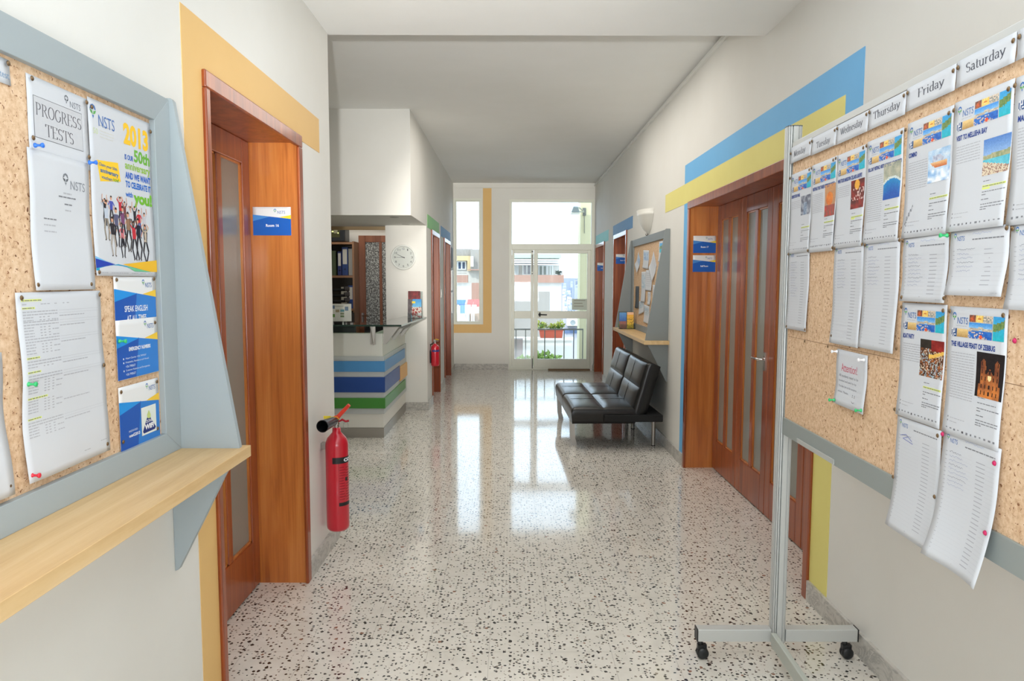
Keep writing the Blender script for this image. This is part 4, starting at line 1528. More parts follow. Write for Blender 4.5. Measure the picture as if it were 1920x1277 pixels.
trip('trip flyer headed VISIT TO MELLIEHA BAY with a beach photo, Saturday column', 'VISIT TO MELLIEHA BAY', .112, 'bay', 1.077, 1.973, 7, base=0.0028, lift=0.007, ph=(.117, .109, .208, .188))
trip('cropped trip flyer right of the Mellieha Bay flyer at the frame edge', 'MALTA', .04, 'harbour', 1.289, 1.972, 14, base=0.002)
s = None
signup('long sign-up list hanging in the Monday column', .010, 1.672, 25, 14, base=0.0045)
signup('long sign-up list hanging in the Wednesday column', .433, 1.668, 27, 10, h=.318, base=0.0045, lift=.006)
signup('long sign-up list hanging in the Thursday column', .648, 1.670, 27, 9, h=.316, base=0.0055, lift=.007)
signup('short sign-up list below the COMINO flyer in the Friday column', .874, 1.668, 12, 9, h=.168, base=0.0050)
signup('short sign-up list below the Mellieha Bay flyer in the Saturday column', 1.093, 1.672, 12, 6, h=.152, base=0.0060, lift=.010)
signup('cropped sign-up list at the right frame edge of the mobile noticeboard', 1.306, 1.672, 14, 8, h=.178, base=0.0045, lift=.008)
trip('trip flyer headed BOAT PARTY with a crowded night photo, lower row', 'BOAT PARTY', .055, 'party', .879, 1.496, 8, ph=(.100, .090, .204, .184), base=0.0035)
trip('trip flyer headed THE VILLAGE FEAST OF ZEBBUG with a floodlit church photo, lower row', 'THE VILLAGE FEAST OF ZEBBUG', .158, 'church', 1.101, 1.494, 18, hl=False, ph=(.112, .098, .206, .198), base=0.004)
signup('long sign-up list with a scribble below the BOAT PARTY flyer', .887, 1.190, 26, 1, scrib=True, base=0.006, lift=.020, h=.303)
signup('long sign-up list below the village feast flyer with names in blue pen', 1.109, 1.198, 27, 9, base=0.0065, lift=.030, h=.308, curl_x=.012)

s = mob_sheet('attention_note', 'small white note headed Attention! in red, alone on the lower left cork', .483, 1.334, .213, .178, base=0.004, lift=.006, tilt=R(-0.5))
s.text('heading', 'Attention!', .040, .042, .108, .026, ink(208, 96, 116), 0.0)
for k, (a, t) in enumerate(((.132, 'All students need to be'), (.122, 'booked and paid for by'), (.128, 'Thursday 1pm at the reception'), (.075, 'please. Thanks'))):
    s.text('body_text', t, .024, .078 + k * .0175, a - .0, .0085, ink(132, 134, 142), 0.0)
s.line('smiley', arc(.138, .150, .010, .007, 20, 160, 8), .0012, GREYD, 2)
for x_, y_ in ((.131, .134), (.145, .134), (.131, .139), (.145, .139)):
    s.rect('smiley', x_ - .0015, y_ - .0015, x_ + .0015, y_ + .0015, GREYD, 2)
s.done()

PM = 'brass pins on the mobile noticeboard'
HB = 'on the header strips between '
pins = []
for (sa, za), lb in (((.007, 2.044), 'at the left end of the Monday header'),):
    pins.append((sa, za, lb))
for nm, sv in (('Monday and Tuesday', .206), ('Tuesday and Wednesday', .417), ('Wednesday and Thursday', .641), ('Thursday and Friday', .856), ('Friday and Saturday', 1.081), ('Saturday and the last header', 1.292)):
    pins.append((sv - .009, 2.049, 'left of the gap between the %s headers' % nm))
    pins.append((sv + .009, 2.051, 'right of the gap between the %s headers' % nm))
for nm, sv in (('Monday and Tuesday', .211), ('Tuesday and Wednesday', .416), ('Wednesday and Thursday', .631), ('Thursday and Friday', .855), ('Friday and Saturday', 1.073), ('Saturday and the last column', 1.287)):
    pins.append((sv - .010, 1.953, 'left of the gap between the %s flyer tops' % nm))
    pins.append((sv + .010, 1.955, 'right of the gap between the %s flyer tops' % nm))
pins.append((.010, 1.950, 'top left of the Monday flyer'))
for nm, sv, k in (('Monday and Tuesday', .222, 1), ('Tuesday and Wednesday', .434, 2), ('Wednesday and Thursday', .648, 2), ('Thursday and Friday', .868, 2), ('Friday and Saturday', 1.096, 1), ('Saturday and the last column', 1.306, 2)):
    pins.append((sv - .009, 1.664, 'left of the gap below the %s flyers' % nm))
    if k == 2:
        pins.append((sv + .009, 1.661, 'right of the gap below the %s flyers' % nm))
for sv, zv, lb in ((.018, 1.658, 'top left of the Monday sign-up list'), (.024, 1.378, 'bottom left of the Monday sign-up list'), (.213, 1.378, 'bottom right of the Monday sign-up list'),
                   (.215, 1.335, 'in the bare cork below the Monday sign-up list'), (.420, 1.335, 'in the bare cork below the Tuesday column'), (.445, 1.373, 'bottom left of the Wednesday sign-up list'),
                   (.652, 1.370, 'between the bottoms of the Wednesday and Thursday sign-up lists'), (.870, 1.370, 'bottom right of the Thursday sign-up list'),
                   (.884, 1.510, 'bottom left of the Friday sign-up list'), (1.082, 1.512, 'bottom right of the Friday sign-up list'), (.886, 1.484, 'top left of the BOAT PARTY flyer'),
                   (1.081, 1.482, 'top right of the BOAT PARTY flyer'), (1.109, 1.482, 'top left of the village feast flyer'), (1.302, 1.481, 'top right of the village feast flyer'),
                   (.885, 1.205, 'left between the BOAT PARTY flyer and its list'), (1.094, 1.178, 'right between the BOAT PARTY flyer and its list'),
                   (.893, 1.020, 'lower left of the BOAT PARTY sign-up list'), (1.094, 1.026, 'lower right of the BOAT PARTY sign-up list')):
    pins.append((sv, zv, lb))
for sv, zv, lb in pins:
    dd = 0.009
    if zv < 1.21:
        dd = 0.014
    pin('M', sv, zv, 'brass pin ' + lb, d=dd, group=PM)
pin('M', .492, 1.325, 'white push pin at the top left of the Attention note', 'white', d=.008)
pin('M', .683, 1.318, 'white push pin at the top right of the Attention note', 'white', d=.008)
pin('M', .496, 1.166, 'green push pin at the bottom left of the Attention note', 'green', d=.012)
pin('M', .687, 1.166, 'green push pin at the bottom right of the Attention note', 'green', d=.012)
pin('M', 1.086, 1.662, 'green push pin below the COMINO flyer', 'green', d=.010)
pin('M', 1.113, 1.186, 'magenta pin at the top left of the village feast sign-up list', 'magenta', d=.013)
pin('M', 1.308, 1.165, 'magenta pin at the upper right edge of the village feast sign-up list', 'magenta', d=.013)
pin('M', 1.308, 1.012, 'magenta pin low on the right edge of the village feast sign-up list', 'magenta', d=.024)
pin('M', 1.335, 1.430, 'magenta pin in the cork near the right frame edge', 'magenta', d=.004)

# ------------------------------------------------------------------ papers on the right wall unit
ROT_W = (R(90), 0, R(-90))
GW = 'papers on the grey noticeboard above the sofa'
for k_, (nm, y0, y1, z1, z0, tl, col, lb) in enumerate((
        ('A', 7.95, 8.21, 1.905, 1.66, 38, 'map', 'pale blue-printed sheet hanging by its corner, far left of the sofa noticeboard'),
        ('B', 7.50, 7.82, 1.895, 1.70, 3, 'map', 'upright pale sheet in the top row of the sofa noticeboard'),
        ('C', 7.02, 7.38, 1.87, 1.58, 42, None, 'white sheet twisted to a diamond on the sofa noticeboard'),
        ('D', 7.66, 7.91, 1.66, 1.33, 0, 'misc', 'long narrow sheet left of centre on the sofa noticeboard'),
        ('E', 7.32, 7.65, 1.675, 1.46, 1, None, 'white sheet at the centre of the sofa noticeboard'),
        ('F', 7.38, 7.53, 1.445, 1.31, 0, None, 'narrow white strip under the central sheet of the sofa noticeboard'),
        ('G', 6.70, 7.00, 1.945, 1.745, 2, 'cliff', 'white sheet with a blue picture at the top right of the sofa noticeboard'),
        ('H', 8.05, 8.27, 1.50, 1.25, 0, 'dark', 'dark narrow poster at the left edge of the sofa noticeboard'),
        ('I', 7.74, 8.05, 1.325, 1.175, -8, 'misc', 'tilted printed sheet at the lower left of the sofa noticeboard'),
        ('J', 7.43, 7.72, 1.305, 1.115, 2, 'misc', 'printed sheet hanging over the shelf of the sofa noticeboard'),
        ('K', 7.03, 7.27, 1.52, 1.20, 1, None, 'white sheet at the right side of the sofa noticeboard'))):
    h_, w_ = z1 - z0, y1 - y0
    sh_ = Sheet('notice_sheet', lb, (XR - 0.010, y1, z1), ROT_W, w_ * (.62 if abs(tl) > 20 else 1), h_ * (.75 if abs(tl) > 20 else 1), group=GW, base=.003, lift=.006 if abs(tl) < 20 else .02,
                tilt=R(-tl), m=mat('dark_poster', (54, 58, 62), .5) if col == 'dark' else None)
    if abs(tl) > 20:
        sh_.root.location.y = (y0 + y1) / 2 + w_ * .18 * (1 if tl > 0 else -1)
        sh_.root.location.z = z1 - 0.01
    if col in ('map', 'misc', 'cliff'):
        sh_.photo('printed_picture', col, sh_.w * .12, sh_.h * .1, sh_.w * .88, sh_.h * .55, 12, 10, seed=k_)
    elif col is None:
        for q in range(7):
            sh_.words('printed_text', sh_.w * .12, sh_.w * .85, sh_.h * (.15 + q * .1), .004, GREYT)
    sh_.done()

# ------------------------------------------------------------------ DOOR SIGNS
ROT_F = (R(90), 0, 0)


def door_sign(text, label, x, y, z, w_, h):
    s = Sheet('door_sign', label, (x, y, z), ROT_F, w_, h, cat='sign', base=0.003, lift=0, wave=0, m=M_gloss)
    s.logo('logo', w_ * .55, h * .07, w_ * .30, h * .17)
    s.poly('blue_field', [(0, h * .27), (w_, h * .42), (w_, h), (0, h)], ink(36, 96, 184, .3), 1)
    s.poly('blue_field', [(0, h * .27), (w_ * .45, h * .34), (0, h * .5)], ink(74, 140, 210, .3), 2)
    s.poly('yellow_corner', [(w_ * .68, h * .365), (w_, h * .28), (w_, h * .42)], ink(240, 214, 60, .3), 2)
    s.text('lettering', text, w_ * .34, h * .60, w_ * .34, h * .10, WT, .03, 4)
    s.done()
    return s


door_sign('Room 16', 'blue and white sign reading Room 16 in the frame of the left wooden door', -1.274, 3.559, 1.915, .188, .139)
door_sign('Room 17', 'upper of two blue and white signs in the frame of the wide folding door', 1.488, 5.854, 1.925, .185, .139)
door_sign('Staff Room', 'lower of two blue and white signs in the frame of the wide folding door', 1.488, 5.854, 1.768, .185, .136)
door_sign('Room 18', 'small blue and white sign in the door frame under the mid-blue band on the right', 1.478, 10.074, 1.938, .185, .135)
door_sign('Room 19', 'small blue and white sign in the door frame under the turquoise band', 1.478, 12.228, 1.875, .185, .140)

# ------------------------------------------------------------------ FIRE EXTINGUISHERS


def extinguisher(cx, cy, label, r_, zb, zt, horn, wallx):
    root = thing('fire_extinguisher', label, 'fire extinguisher', (cx, cy, zb))
    b_ = MB()
    hs = zt - zb
    prof = [(0, 0), (r_ * .80, 0), (r_ * .95, .010), (r_, .025), (r_, hs * .83), (r_ * .96, hs * .86), (r_ * .82, hs * .90), (r_ * .58, hs * .93), (r_ * .38, hs * .955), (r_ * .35, hs), (0, hs)]
    b_.lathe([(a, z) for a, z in prof], (cx, cy, zb), M_red, 40)
    b_.build('cylinder', root)
    v_ = MB()
    v_.tube([(cx, cy, zt), (cx, cy, zt + .022)], .014, M_steel, 14)
    v_.tube([(cx, cy, zt + .020), (cx, cy, zt + .05)], .018, M_chrome, 14)
    v_.build('valve', root)
    bk = MB()
    bk.box(wallx, cx - r_ * .7, cy - .02, cy + .02, zt - .12, zt - .085, M_steel)
    bk.build('wall_bracket', root)
    lv = MB()
    if horn:
        lv.tube([(cx - .004, cy, zt + .045), (cx + .012, cy, zt + .062), (cx + .075, cy - .01, zt + .128)], [.017, .012, .010], M_redp, 10)
        lv.tube([(cx - .012, cy, zt + .045), (cx + .002, cy, zt + .05)], [.017, .019], M_redp, 12)
        lv.build('lever', root, bevel=.002)
        lv = MB()
        lv.tube([(cx + .018, cy - .01, zt + .035), (cx + .035, cy - .01, zt + .046), (cx + .055, cy - .012, zt + .036), (cx + .072, cy - .012, zt + .040)], [.004, .007, .006, .006], mat('dark_red_plastic', (168, 26, 44), .4), 8)
        lv.build('safety_pin', root)
        lv = MB()
        ring = [(cx + .055 + .013 * math.cos(t_), cy - .012, zt + .012 + .024 * math.sin(t_)) for t_ in [i * math.pi / 8 for i in range(17)]]
        lv.tube(ring, .0012, M_steel, 6, cap=False)
        lv.build('pin_ring', root)
        tg = MB()
        tg.tube([(cx - .05, cy - .03, zt + .060), (cx - .02, cy - .025, zt + .064), (cx + .01, cy - .02, zt + .062), (cx + .022, cy - .015, zt + .045)], .0016, M_yel, 6)
        tg.box(cx - .062, cx - .024, cy - .032, cy - .028, zt + .054, zt + .070, M_yel)
        tg.build('seal_tag', root)
        hn = MB()
        A_, B_ = Vector((cx - .004, cy - .01, zt + .040)), Vector((cx - .020, cy - .215, zt + .050))
        ts = [0, .06, .14, .9, 1.0]
        rr = [.012, .020, .024, .031, .033]
        hn.tube([A_.lerp(B_, t_) for t_ in ts], rr, M_black, 24, cap=False)
        hn.tube([A_.lerp(B_, t_) for t_ in [1.0, .9, .2]], [.030, .028, .020], M_black, 24, cap=False)
        hn.tube([A_.lerp(B_, 1.0), A_.lerp(B_, 1.003)], [.033, .030], M_black, 24, cap=False)
        hn.tube([A_.lerp(B_, .2), A_.lerp(B_, .201)], [.020, .0005], M_black, 24, cap=False)
        hn.build('discharge_horn', root)
    else:
        lv.tube([(cx - .01, cy, zt + .045), (cx + .02, cy - .01, zt + .052), (cx + .05, cy - .02, zt + .046)], [.008, .010, .006], mat('gold_lever', (206, 164, 60), .4, .5), 10)
        lv.tube([(cx - .03, cy, zt + .030), (cx + .045, cy - .02, zt + .032)], .006, M_steel, 8)
        lv.build('lever', root)
        hn = MB()
        hn.tube([(cx - .02, cy - .01, zt + .01), (cx - .052, cy - .03, zt - .01), (cx - .056, cy - .03, zt - .10), (cx - .054, cy - .03, zt - .24)], .008, M_black, 8)
        hn.build('hose', root)

    def patch(a0, a1, z0, z1, m, o=.0006):
        n = 18
        vs = []
        for z in (z0, z1):
            for k in range(n + 1):
                a = R(a0 + (a1 - a0) * k / n)
                vs.append((cx + (r_ + o) * math.cos(a), cy + (r_ + o) * math.sin(a), z))
        lb.add(vs, [(k, k + 1, n + 2 + k, n + 1 + k) for k in range(n)], m, True)

    def curved_text(t_, a0, a1, z0, z1, m, bold=.02):
        vs, fs = text_mesh(t_, bold)
        mn, mx = vs.min(0), vs.max(0)
        kk = (vs - mn) / (mx - mn)
        lb.add([(cx + (r_ + .0012) * math.cos(R(a0 + (a1 - a0) * u_)), cy + (r_ + .0012) * math.sin(R(a0 + (a1 - a0) * u_)), z0 + (z1 - z0) * q) for u_, q in kk], fs, m)
    lb = MB()
    if horn:
        patch(-100, 40, zb + .385, zb + .42, M_black)
        curved_text('CO2', -42, 22, zb + .393, zb + .413, WT, .05)
        patch(-70, 20, zb + .146, zb + .166, M_black)
        dk = ink(126, 18, 34)
        for k in range(13):
            patch(-66, -66 + rng.uniform(20, 34), zb + .362 - k * .015, zb + .365 - k * .015, dk)
            patch(-30, -30 + rng.uniform(20, 40), zb + .358 - k * .015, zb + .361 - k * .015, dk)
        patch(-70, -69, zb + .162, zb + .385, dk)
        patch(-34, -18, zb + .285, zb + .305, M_black)
    else:
        patch(-130, 20, zt - .10, zt - .075, mat('blue_label', (60, 56, 120), .4))
    lb.build('label_print', root)
    return root


extinguisher(-.966, 3.90, 'red carbon dioxide fire extinguisher with a black horn hanging at the near left wall corner', .0625, .165, .742, True, XL)
extinguisher(-.935, 8.78, 'small red fire extinguisher hanging on the wall beyond the reception pillar', .052, .505, .785, False, XLF)

# ------------------------------------------------------------------ SOFA
sofa = thing('sofa_bed', 'low black leather sofa bed with tufted cushions and chrome legs under the right noticeboard', 'sofa', (.56, 6.47, 0), rot=(0, 0, R(1.5)))


def slab(mb, P0, eu, ev, en, lu, lv, th, pu, pv, puff, r_=.035, m=None, wr=0.0, seed=1):
    """upholstered block: rounded top edges, pads separated by stitched grooves"""
    P0, eu, ev, en = Vector(P0), Vector(eu), Vector(ev), Vector(en)

    def axis(l, pads):
        xs = set()
        for t_ in (0, .12, .3, .55, 1.0):
            xs.add(t_ * r_)
            xs.add(l - t_ * r_)
        for i in range(pads):
            a, b_ = l * i / pads, l * (i + 1) / pads
            for t_ in (0, .015, .04, .09, .17, .28, .4, .5, .6, .72, .83, .91, .96, .985, 1):
                xs.add(a + (b_ - a) * t_)
        return sorted(x for x in xs)
    U, V = axis(lu, pu), axis(lv, pv)
    rr = random.Random(seed)
    ph = rr.uniform(0, 6)

    def hgt(u, v):
        d = min(u, lu - u)
        e_ = min(v, lv - v)
        h = th
        for q in (d, e_):
            if q < r_:
                h -= (r_ - math.sqrt(max(0, r_ * r_ - (r_ - q) ** 2))) * .9
        su = (u / lu * pu) % 1.0
        sv = (v / lv * pv) % 1.0
        su = min(su, 1 - su) * 2
        sv = min(sv, 1 - sv) * 2
        if u < 1e-6 or u > lu - 1e-6:
            su = 0
        if v < 1e-6 or v > lv - 1e-6:
            sv = 0
        h += puff * (1 - (1 - min(1, su * 1.6)) ** 3) * (1 - (1 - min(1, sv * 1.6)) ** 3) - puff
        h += wr * math.sin(u * 60 + ph + v * 9) * math.sin(v * 24 + ph) * su * sv
        # stitched centre seam of each pad
        return h
    nu, nv = len(U), len(V)
    vs = [P0 + eu * u + ev * v + en * hgt(u, v) for v in V for u in U]
    fs = [(j_ * nu + i, j_ * nu + i + 1, (j_ + 1) * nu + i + 1, (j_ + 1) * nu + i) for j_ in range(nv - 1) for i in range(nu - 1)]
    border = [i for i in range(nu)] + [j_ * nu + nu - 1 for j_ in range(1, nv)] + [(nv - 1) * nu + i for i in range(nu - 2, -1, -1)] + [j_ * nu for j_ in range(nv - 2, 0, -1)]
    k = len(vs)
    base = []
    for bi in border:
        u, v = U[bi % nu], V[bi // nu]
        u2 = min(max(u, .008), lu - .008)
        v2 = min(max(v, .008), lv - .008)
        base.append(P0 + eu * u2 + ev * v2)
    vs2 = vs + base
    n = len(border)
    for i in range(n):
        fs.append((border[i], border[(i + 1) % n], k + (i + 1) % n, k + i))
    fs.append(tuple(range(k, k + n)))
    mb.add(vs2, fs, m or M_leather, True)


for i_, (ya, yb) in enumerate(((0.0, .832), (.836, 1.668))):
    c_ = MB()
    slab(c_, (0, ya, .245), (1, 0, 0), (0, 1, 0), (0, 0, 1), .60, yb - ya, .165, 2, 1, .022, wr=.0035, seed=i_ + 3)
    o = c_.build('seat_cushion', sofa)
    st_ = MB()
    for k in (.25, .75):
        st_.tube([(.035, ya + (yb - ya) * .5, .4118), (.27, ya + (yb - ya) * .5, .4118)] if k < .5 else [(.33, ya + (yb - ya) * .5, .4118), (.57, ya + (yb - ya) * .5, .4118)], .0016, M_leatherd, 6)
    st_.build('stitching', o)
u_ = Vector((.118, 0, .415)).normalized()
n_ = Vector((-u_.z, 0, u_.x))
for i_, (ya, yb) in enumerate(((0.0, .832), (.836, 1.668))):
    c_ = MB()
    P0 = Vector((.545, ya, .335)) - n_ * .13
    P0 = Vector((.575, ya, .33)) + Vector((u_.z, 0, -u_.x)) * .115
    slab(c_, P0, u_, (0, 1, 0), n_, .50, yb - ya, .15, 2, 1, .022, m=M_leather, wr=.002, seed=i_ + 9)
    o = c_.build('backrest_cushion', sofa)
    st_ = MB()
    q0 = P0 + n_ * .1515 + Vector((0, (yb - ya) * .5, 0))
    for a, b_ in ((.03, .235), (.265, .475)):
        st_.tube([q0 + u_ * a, q0 + u_ * b_], .0016, M_leatherd, 6)
    st_.build('stitching', o)
MB().box(.30, .845, -.02, 1.66, .262, .328, M_leatherd).build('base_frame', sofa, bevel=.008)
for yl in (.20, 1.50):
    l = MB()
    l.prism([(.006, .25), (.052, .25), (.060, .07), (.078, .012), (.078, .0), (.026, .0), (.026, .012), (.014, .07)], 'y', yl, yl + .05, M_steel)
    l.build('leg', sofa, bevel=.002)
for yl, xl in ((.17, .80), (.95, .76), (1.50, .80)):
    l = MB()
    l.tube([(xl, yl, .262), (xl, yl, .004)], .020, M_steel, 18)
    l.tube([(xl, yl, .006), (xl, yl, 0)], .022, M_black, 18)
    l.build('leg', sofa)

# leaflets on the shelf above the sofa


def leaflet(name, label, x, y, z, w_, h, rotz, tilt, kind, group=None, seed=2, cat='leaflet'):
    root = thing(name, label, cat, (x, y, z), group, rot=(R(tilt), 0, R(rotz)))
    c_ = MB()
    c_.box(0, w_, 0, .004, 0, h, M_paper)
    c_.build('booklet', root)
    A = painted(kind, 20, 26, seed)
    vs = [(w_ * i / 20, -.0006, h * (1 - j_ / 26.0)) for j_ in range(27) for i in range(21)]
    fs = [(j_ * 21 + i, j_ * 21 + i + 1, (j_ + 1) * 21 + i + 1, (j_ + 1) * 21 + i) for j_ in range(26) for i in range(20)]
    photo_mesh('cover_picture', vs, fs, A.reshape(-1, 3), root)
    return root


hd_ = thing('leaflet_holder', 'clear acrylic leaflet holder at the far end of the shelf above the sofa', 'holder', (1.30, 8.20, 1.008), rot=(0, 0, R(-4)))
h = MB()
h.box(-.055, .13, .035, .038, 0, .20, M_acryl)
h.box(-.055, .13, -.035, -.033, 0, .055, M_acryl)
h.box(-.055, .13, -.035, .038, 0, .003, M_acryl)
h.box(-.055, -.053, -.035, .038, .003, .055, M_acryl)
h.box(.128, .13, -.035, .038, .003, .055, M_acryl)
h.build('holder_body', hd_)
leaflet('leaflet', 'blue leaflet in the acrylic holder above the sofa', 1.253, 8.190, 1.013, .080, .185, -4, -6, 'leaflet_c')
leaflet('leaflet', 'yellow and orange leaflet in the acrylic holder above the sofa', 1.340, 8.182, 1.013, .075, .190, -4, -6, 'leaflet_d')

# ------------------------------------------------------------------ WALL UPLIGHTER
wlm = thing('wall_lamp', 'white ceramic half-cone uplighter on the right wall above the sofa noticeboard', 'lamp', (XR, 7.60, 2.05))
m_ = MB()
ns = 20
prof = [(.10, 2.055), (.13, 2.065), (.42, 2.10), (.70, 2.17), (.88, 2.24), (.90, 2.245), (.92, 2.27), (.90, 2.272), (.96, 2.30), (.93, 2.30), (.80, 2.235), (.2, 2.12)]
vs, fs = [], []
for sc_, z_ in prof:
    for k in range(ns + 1):
        a = math.pi * k / ns
        vs.append((XR - .001 - .13 * sc_ * math.sin(a), 7.60 + .27 * sc_ * math.cos(a), z_))
for i in range(len(prof) - 1):
    for k in range(ns):
        fs.append((i * (ns + 1) + k, i * (ns + 1) + k + 1, (i + 1) * (ns + 1) + k + 1, (i + 1) * (ns + 1) + k))
m_.add(vs, fs, mat('white_ceramic', (222, 220, 212), .4), True)
m_.build('lamp_shade', wlm)
m_ = MB()
m_.lathe([(0, -.02), (.012, -.016), (.014, 0), (.008, .006)], (XR - .022, 7.60, 2.055), M_steel, 12)
m_.build('finial', wlm)

# ------------------------------------------------------------------ WALL CLOCK
ck = thing('wall_clock', 'round white wall clock with black numerals on the pillar by the reception', 'clock', (-1.272, 8.5, 1.834))
cx, cz, cr = -1.272, 1.834, .150
m_ = MB()
m_.lathe([(0, -.002), (cr * .98, -.002), (cr, -.012), (cr * .97, -.026), (cr * .90, -.032), (cr * .86, -.024), (cr * .85, -.012)], (cx, 8.5, cz), mat('clock_case', (228, 230, 226), .3), 48, axis='y')
m_.build('case', ck)
m_ = MB()
m_.lathe([(0, -.012), (cr * .86, -.012)], (cx, 8.5, cz), mat('clock_face', (232, 232, 226), .5), 48, axis='y', smooth=False)
m_.build('dial', ck)
m_ = MB()
yd = 8.4868


def dial_poly(pts):
    m_.add([(cx + a, yd, cz + b_) for a, b_ in pts], [tuple(range(len(pts)))], M_black)


for k in range(1, 13):
    a = R(90 - 30 * k)
    t_ = str(k)
    vs, fs = text_mesh(t_, 0.0)
    mn, mx = vs.min(0), vs.max(0)
    wd = (.018 if k < 10 else .028) * (.6 if k == 1 else 1)
    hh = .024
    px_, pz_ = cx + .102 * math.cos(a), cz + .102 * math.sin(a)
    m_.add([(px_ + ((p[0] - mn[0]) / (mx[0] - mn[0]) - .5) * wd, yd, pz_ + ((p[1] - mn[1]) / (mx[1] - mn[1]) - .5) * hh) for p in vs], fs, M_black)
for k in range(60):
    a = R(6 * k)
    r0 = .121 if k % 5 else .117
    c1, s1 = math.cos(a), math.sin(a)
    wv = .0007
    dial_poly([(r0 * c1 - wv * s1, r0 * s1 + wv * c1), (.126 * c1 - wv * s1, .126 * s1 + wv * c1), (.126 * c1 + wv * s1, .126 * s1 - wv * c1), (r0 * c1 + wv * s1, r0 * s1 - wv * c1)])
m_.build('numerals', ck)


def hand(ang, ln, wd, name, tail=.018, y_=8.4850):
    m2 = MB()
    c1, s1 = math.cos(R(ang)), math.sin(R(ang))
    q = [(-tail * c1 - wd * s1, -tail * s1 + wd * c1), (ln * c1 - wd * .5 * s1, ln * s1 + wd * .5 * c1), (ln * c1 + wd * .5 * s1, ln * s1 - wd * .5 * c1), (-tail * c1 + wd * s1, -tail * s1 - wd * c1)]
    m2.prism([(cx + a, cz + b_) for a, b_ in q], 'y', y_, y_ - .0008, M_black)
    m2.build(name, ck)


hand(154, .082, .0036, 'hour_hand')
hand(180, .104, .0022, 'minute_hand', y_=8.4838)
m2 = MB()
m2.lathe([(0, -.019), (.005, -.018), (.006, -.012)], (cx, 8.5, cz), M_black, 14, axis='y')
m2.build('centre_cap', ck)
m_ = MB()
m_.lathe([(0, -.0285), (cr * .5, -.0275), (cr * .86, -.0225)], (cx, 8.5, cz), M_glass, 40, axis='y')
m_.build('front_glass', ck)

# ------------------------------------------------------------------ RECEPTION
cw = thing('reception_counter', 'white reception counter with blue, navy and green stripes and a steel plinth', 'counter', (-2.4, 7.0, 0))
M_cw = mat('counter_white', (222, 220, 212), .4)
M_cg = mat('counter_light_grey', (186, 190, 190), .4)
M_cb1 = mat('counter_sky_blue', (72, 140, 196), .35)
M_cb2 = mat('counter_navy', (20, 66, 140), .35)
M_cgr = mat('counter_green', (64, 136, 52), .35)
M_cor = mat('counter_orange', (228, 172, 96), .4)
m_ = MB()
CX, CY = -1.262, 6.985
m_.box(-3.6, CX, CY, CY + .09, .10, 1.04, M_cw)
m_.box(CX - .09, CX, CY + .09, 8.48, .10, 1.04, M_cw)
m_.build('counter_body', cw, bevel=.002)
m_ = MB()
m_.box(-3.6, CX - .004, CY - .004, CY + .07, 0, .10, M_steel)
m_.box(CX - .08, CX + .003, CY + .0, 8.46, 0, .10, M_steel)
m_.build('plinth', cw)
m_ = MB()
m_.box(-3.6, CX + .012, CY - .012, CY, .242, .815, M_cg)
m_.box(CX, CX + .012, CY, 8.48, .242, .815, M_cg)
m_.build('stripe_backing', cw)
for z0, z1, mm, yy in ((.662, .768, M_cb1, 8.30), (.458, .610, M_cb2, 7.92), (.298, .402, M_cgr, 8.33)):
    m_ = MB()
    m_.box(-3.6, CX + .024, CY - .024, CY - .012, z0, z1, mm)
    m_.box(CX + .012, CX + .024, CY - .012, yy, z0, z1, mm)
    m_.build('stripe_panel', cw, bevel=.001, label='%s stripe panel' % ('sky blue', 'navy', 'green')[(z0 < .6) + (z0 < .4)])
MB().box(CX + .012, CX + .030, 7.93, 8.44, .435, .592, M_cor).build('stripe_panel', cw, bevel=.001, label='orange block at the end')
gt = thing('glass_counter_top', 'raised clear glass counter top with dark green edges on steel brackets', 'counter top', (-2.4, 7.0, 1.125))
MB().prism([(-3.6, 6.745), (-1.037, 6.745), (-.985, 8.30), (-1.12, 8.48), (-1.262, 8.48), (-1.34, 7.12), (-3.6, 7.12)], 'z', 1.124, 1.139, M_gglass).build('glass_sheet', gt)
m_ = MB()
m_.box(-3.6, -1.037, 6.744, 6.746, 1.1235, 1.1395, M_gedge)
m_.build('front_edge', gt)
m_ = MB()
m_.prism([(-1.037, 6.745), (-.985, 8.30), (-.983, 8.30), (-1.035, 6.745)], 'z', 1.1235, 1.1395, mat('pale_glass_edge', (186, 196, 190), .3))
m_.build('side_edge', gt)
for bx in (-1.345, -1.95, -2.6, -3.3):
    m_ = MB()
    m_.prism([(6.80, 1.122), (7.02, 1.122), (6.985, .93), (6.945, .93), (6.86, 1.06)], 'x', bx - .004, bx + .004, M_steel)
    m_.box(bx - .025, bx + .025, 6.935, 6.94, .935, 1.122, M_steel)
    m_.build('bracket', gt)
for by in (7.04, 7.55, 8.10):
    m_ = MB()
    m_.prism([(-1.262, 1.122), (-1.09, 1.122), (-1.16, 1.03), (-1.232, .93), (-1.262, .93)], 'y', by - .004, by + .004, M_steel)
    m_.build('bracket', gt)

# magazines in an acrylic stand on the glass
st = thing('leaflet_stand', 'clear acrylic leaflet stand on the end of the glass counter top', 'holder', (-1.15, 7.95, 1.139), rot=(0, 0, R(6)))
h = MB()
h.prism([(.05, 0), (.055, 0), (.13, .30), (.125, .30)], 'x', 0, .165, M_acryl)
h.prism([(-.02, 0), (-.016, 0), (-.005, .06), (-.009, .06)], 'x', 0, .165, M_acryl)
h.box(0, .165, -.02, .055, 0, .003, M_acryl)
h.prism([(-.02, 0), (.055, 0), (.075, .08), (-.005, .06)], 'x', 0, .003, M_acryl)
h.prism([(-.02, 0), (.055, 0), (.075, .08), (-.005, .06)], 'x', .162, .165, M_acryl)
h.build('holder_body', st)
leaflet('magazine', 'colourful travel magazine with a blue sky cover in the stand on the glass counter', -1.150, 7.955, 1.144, .152, .215, 6, -14, 'leaflet_a', cat='magazine')
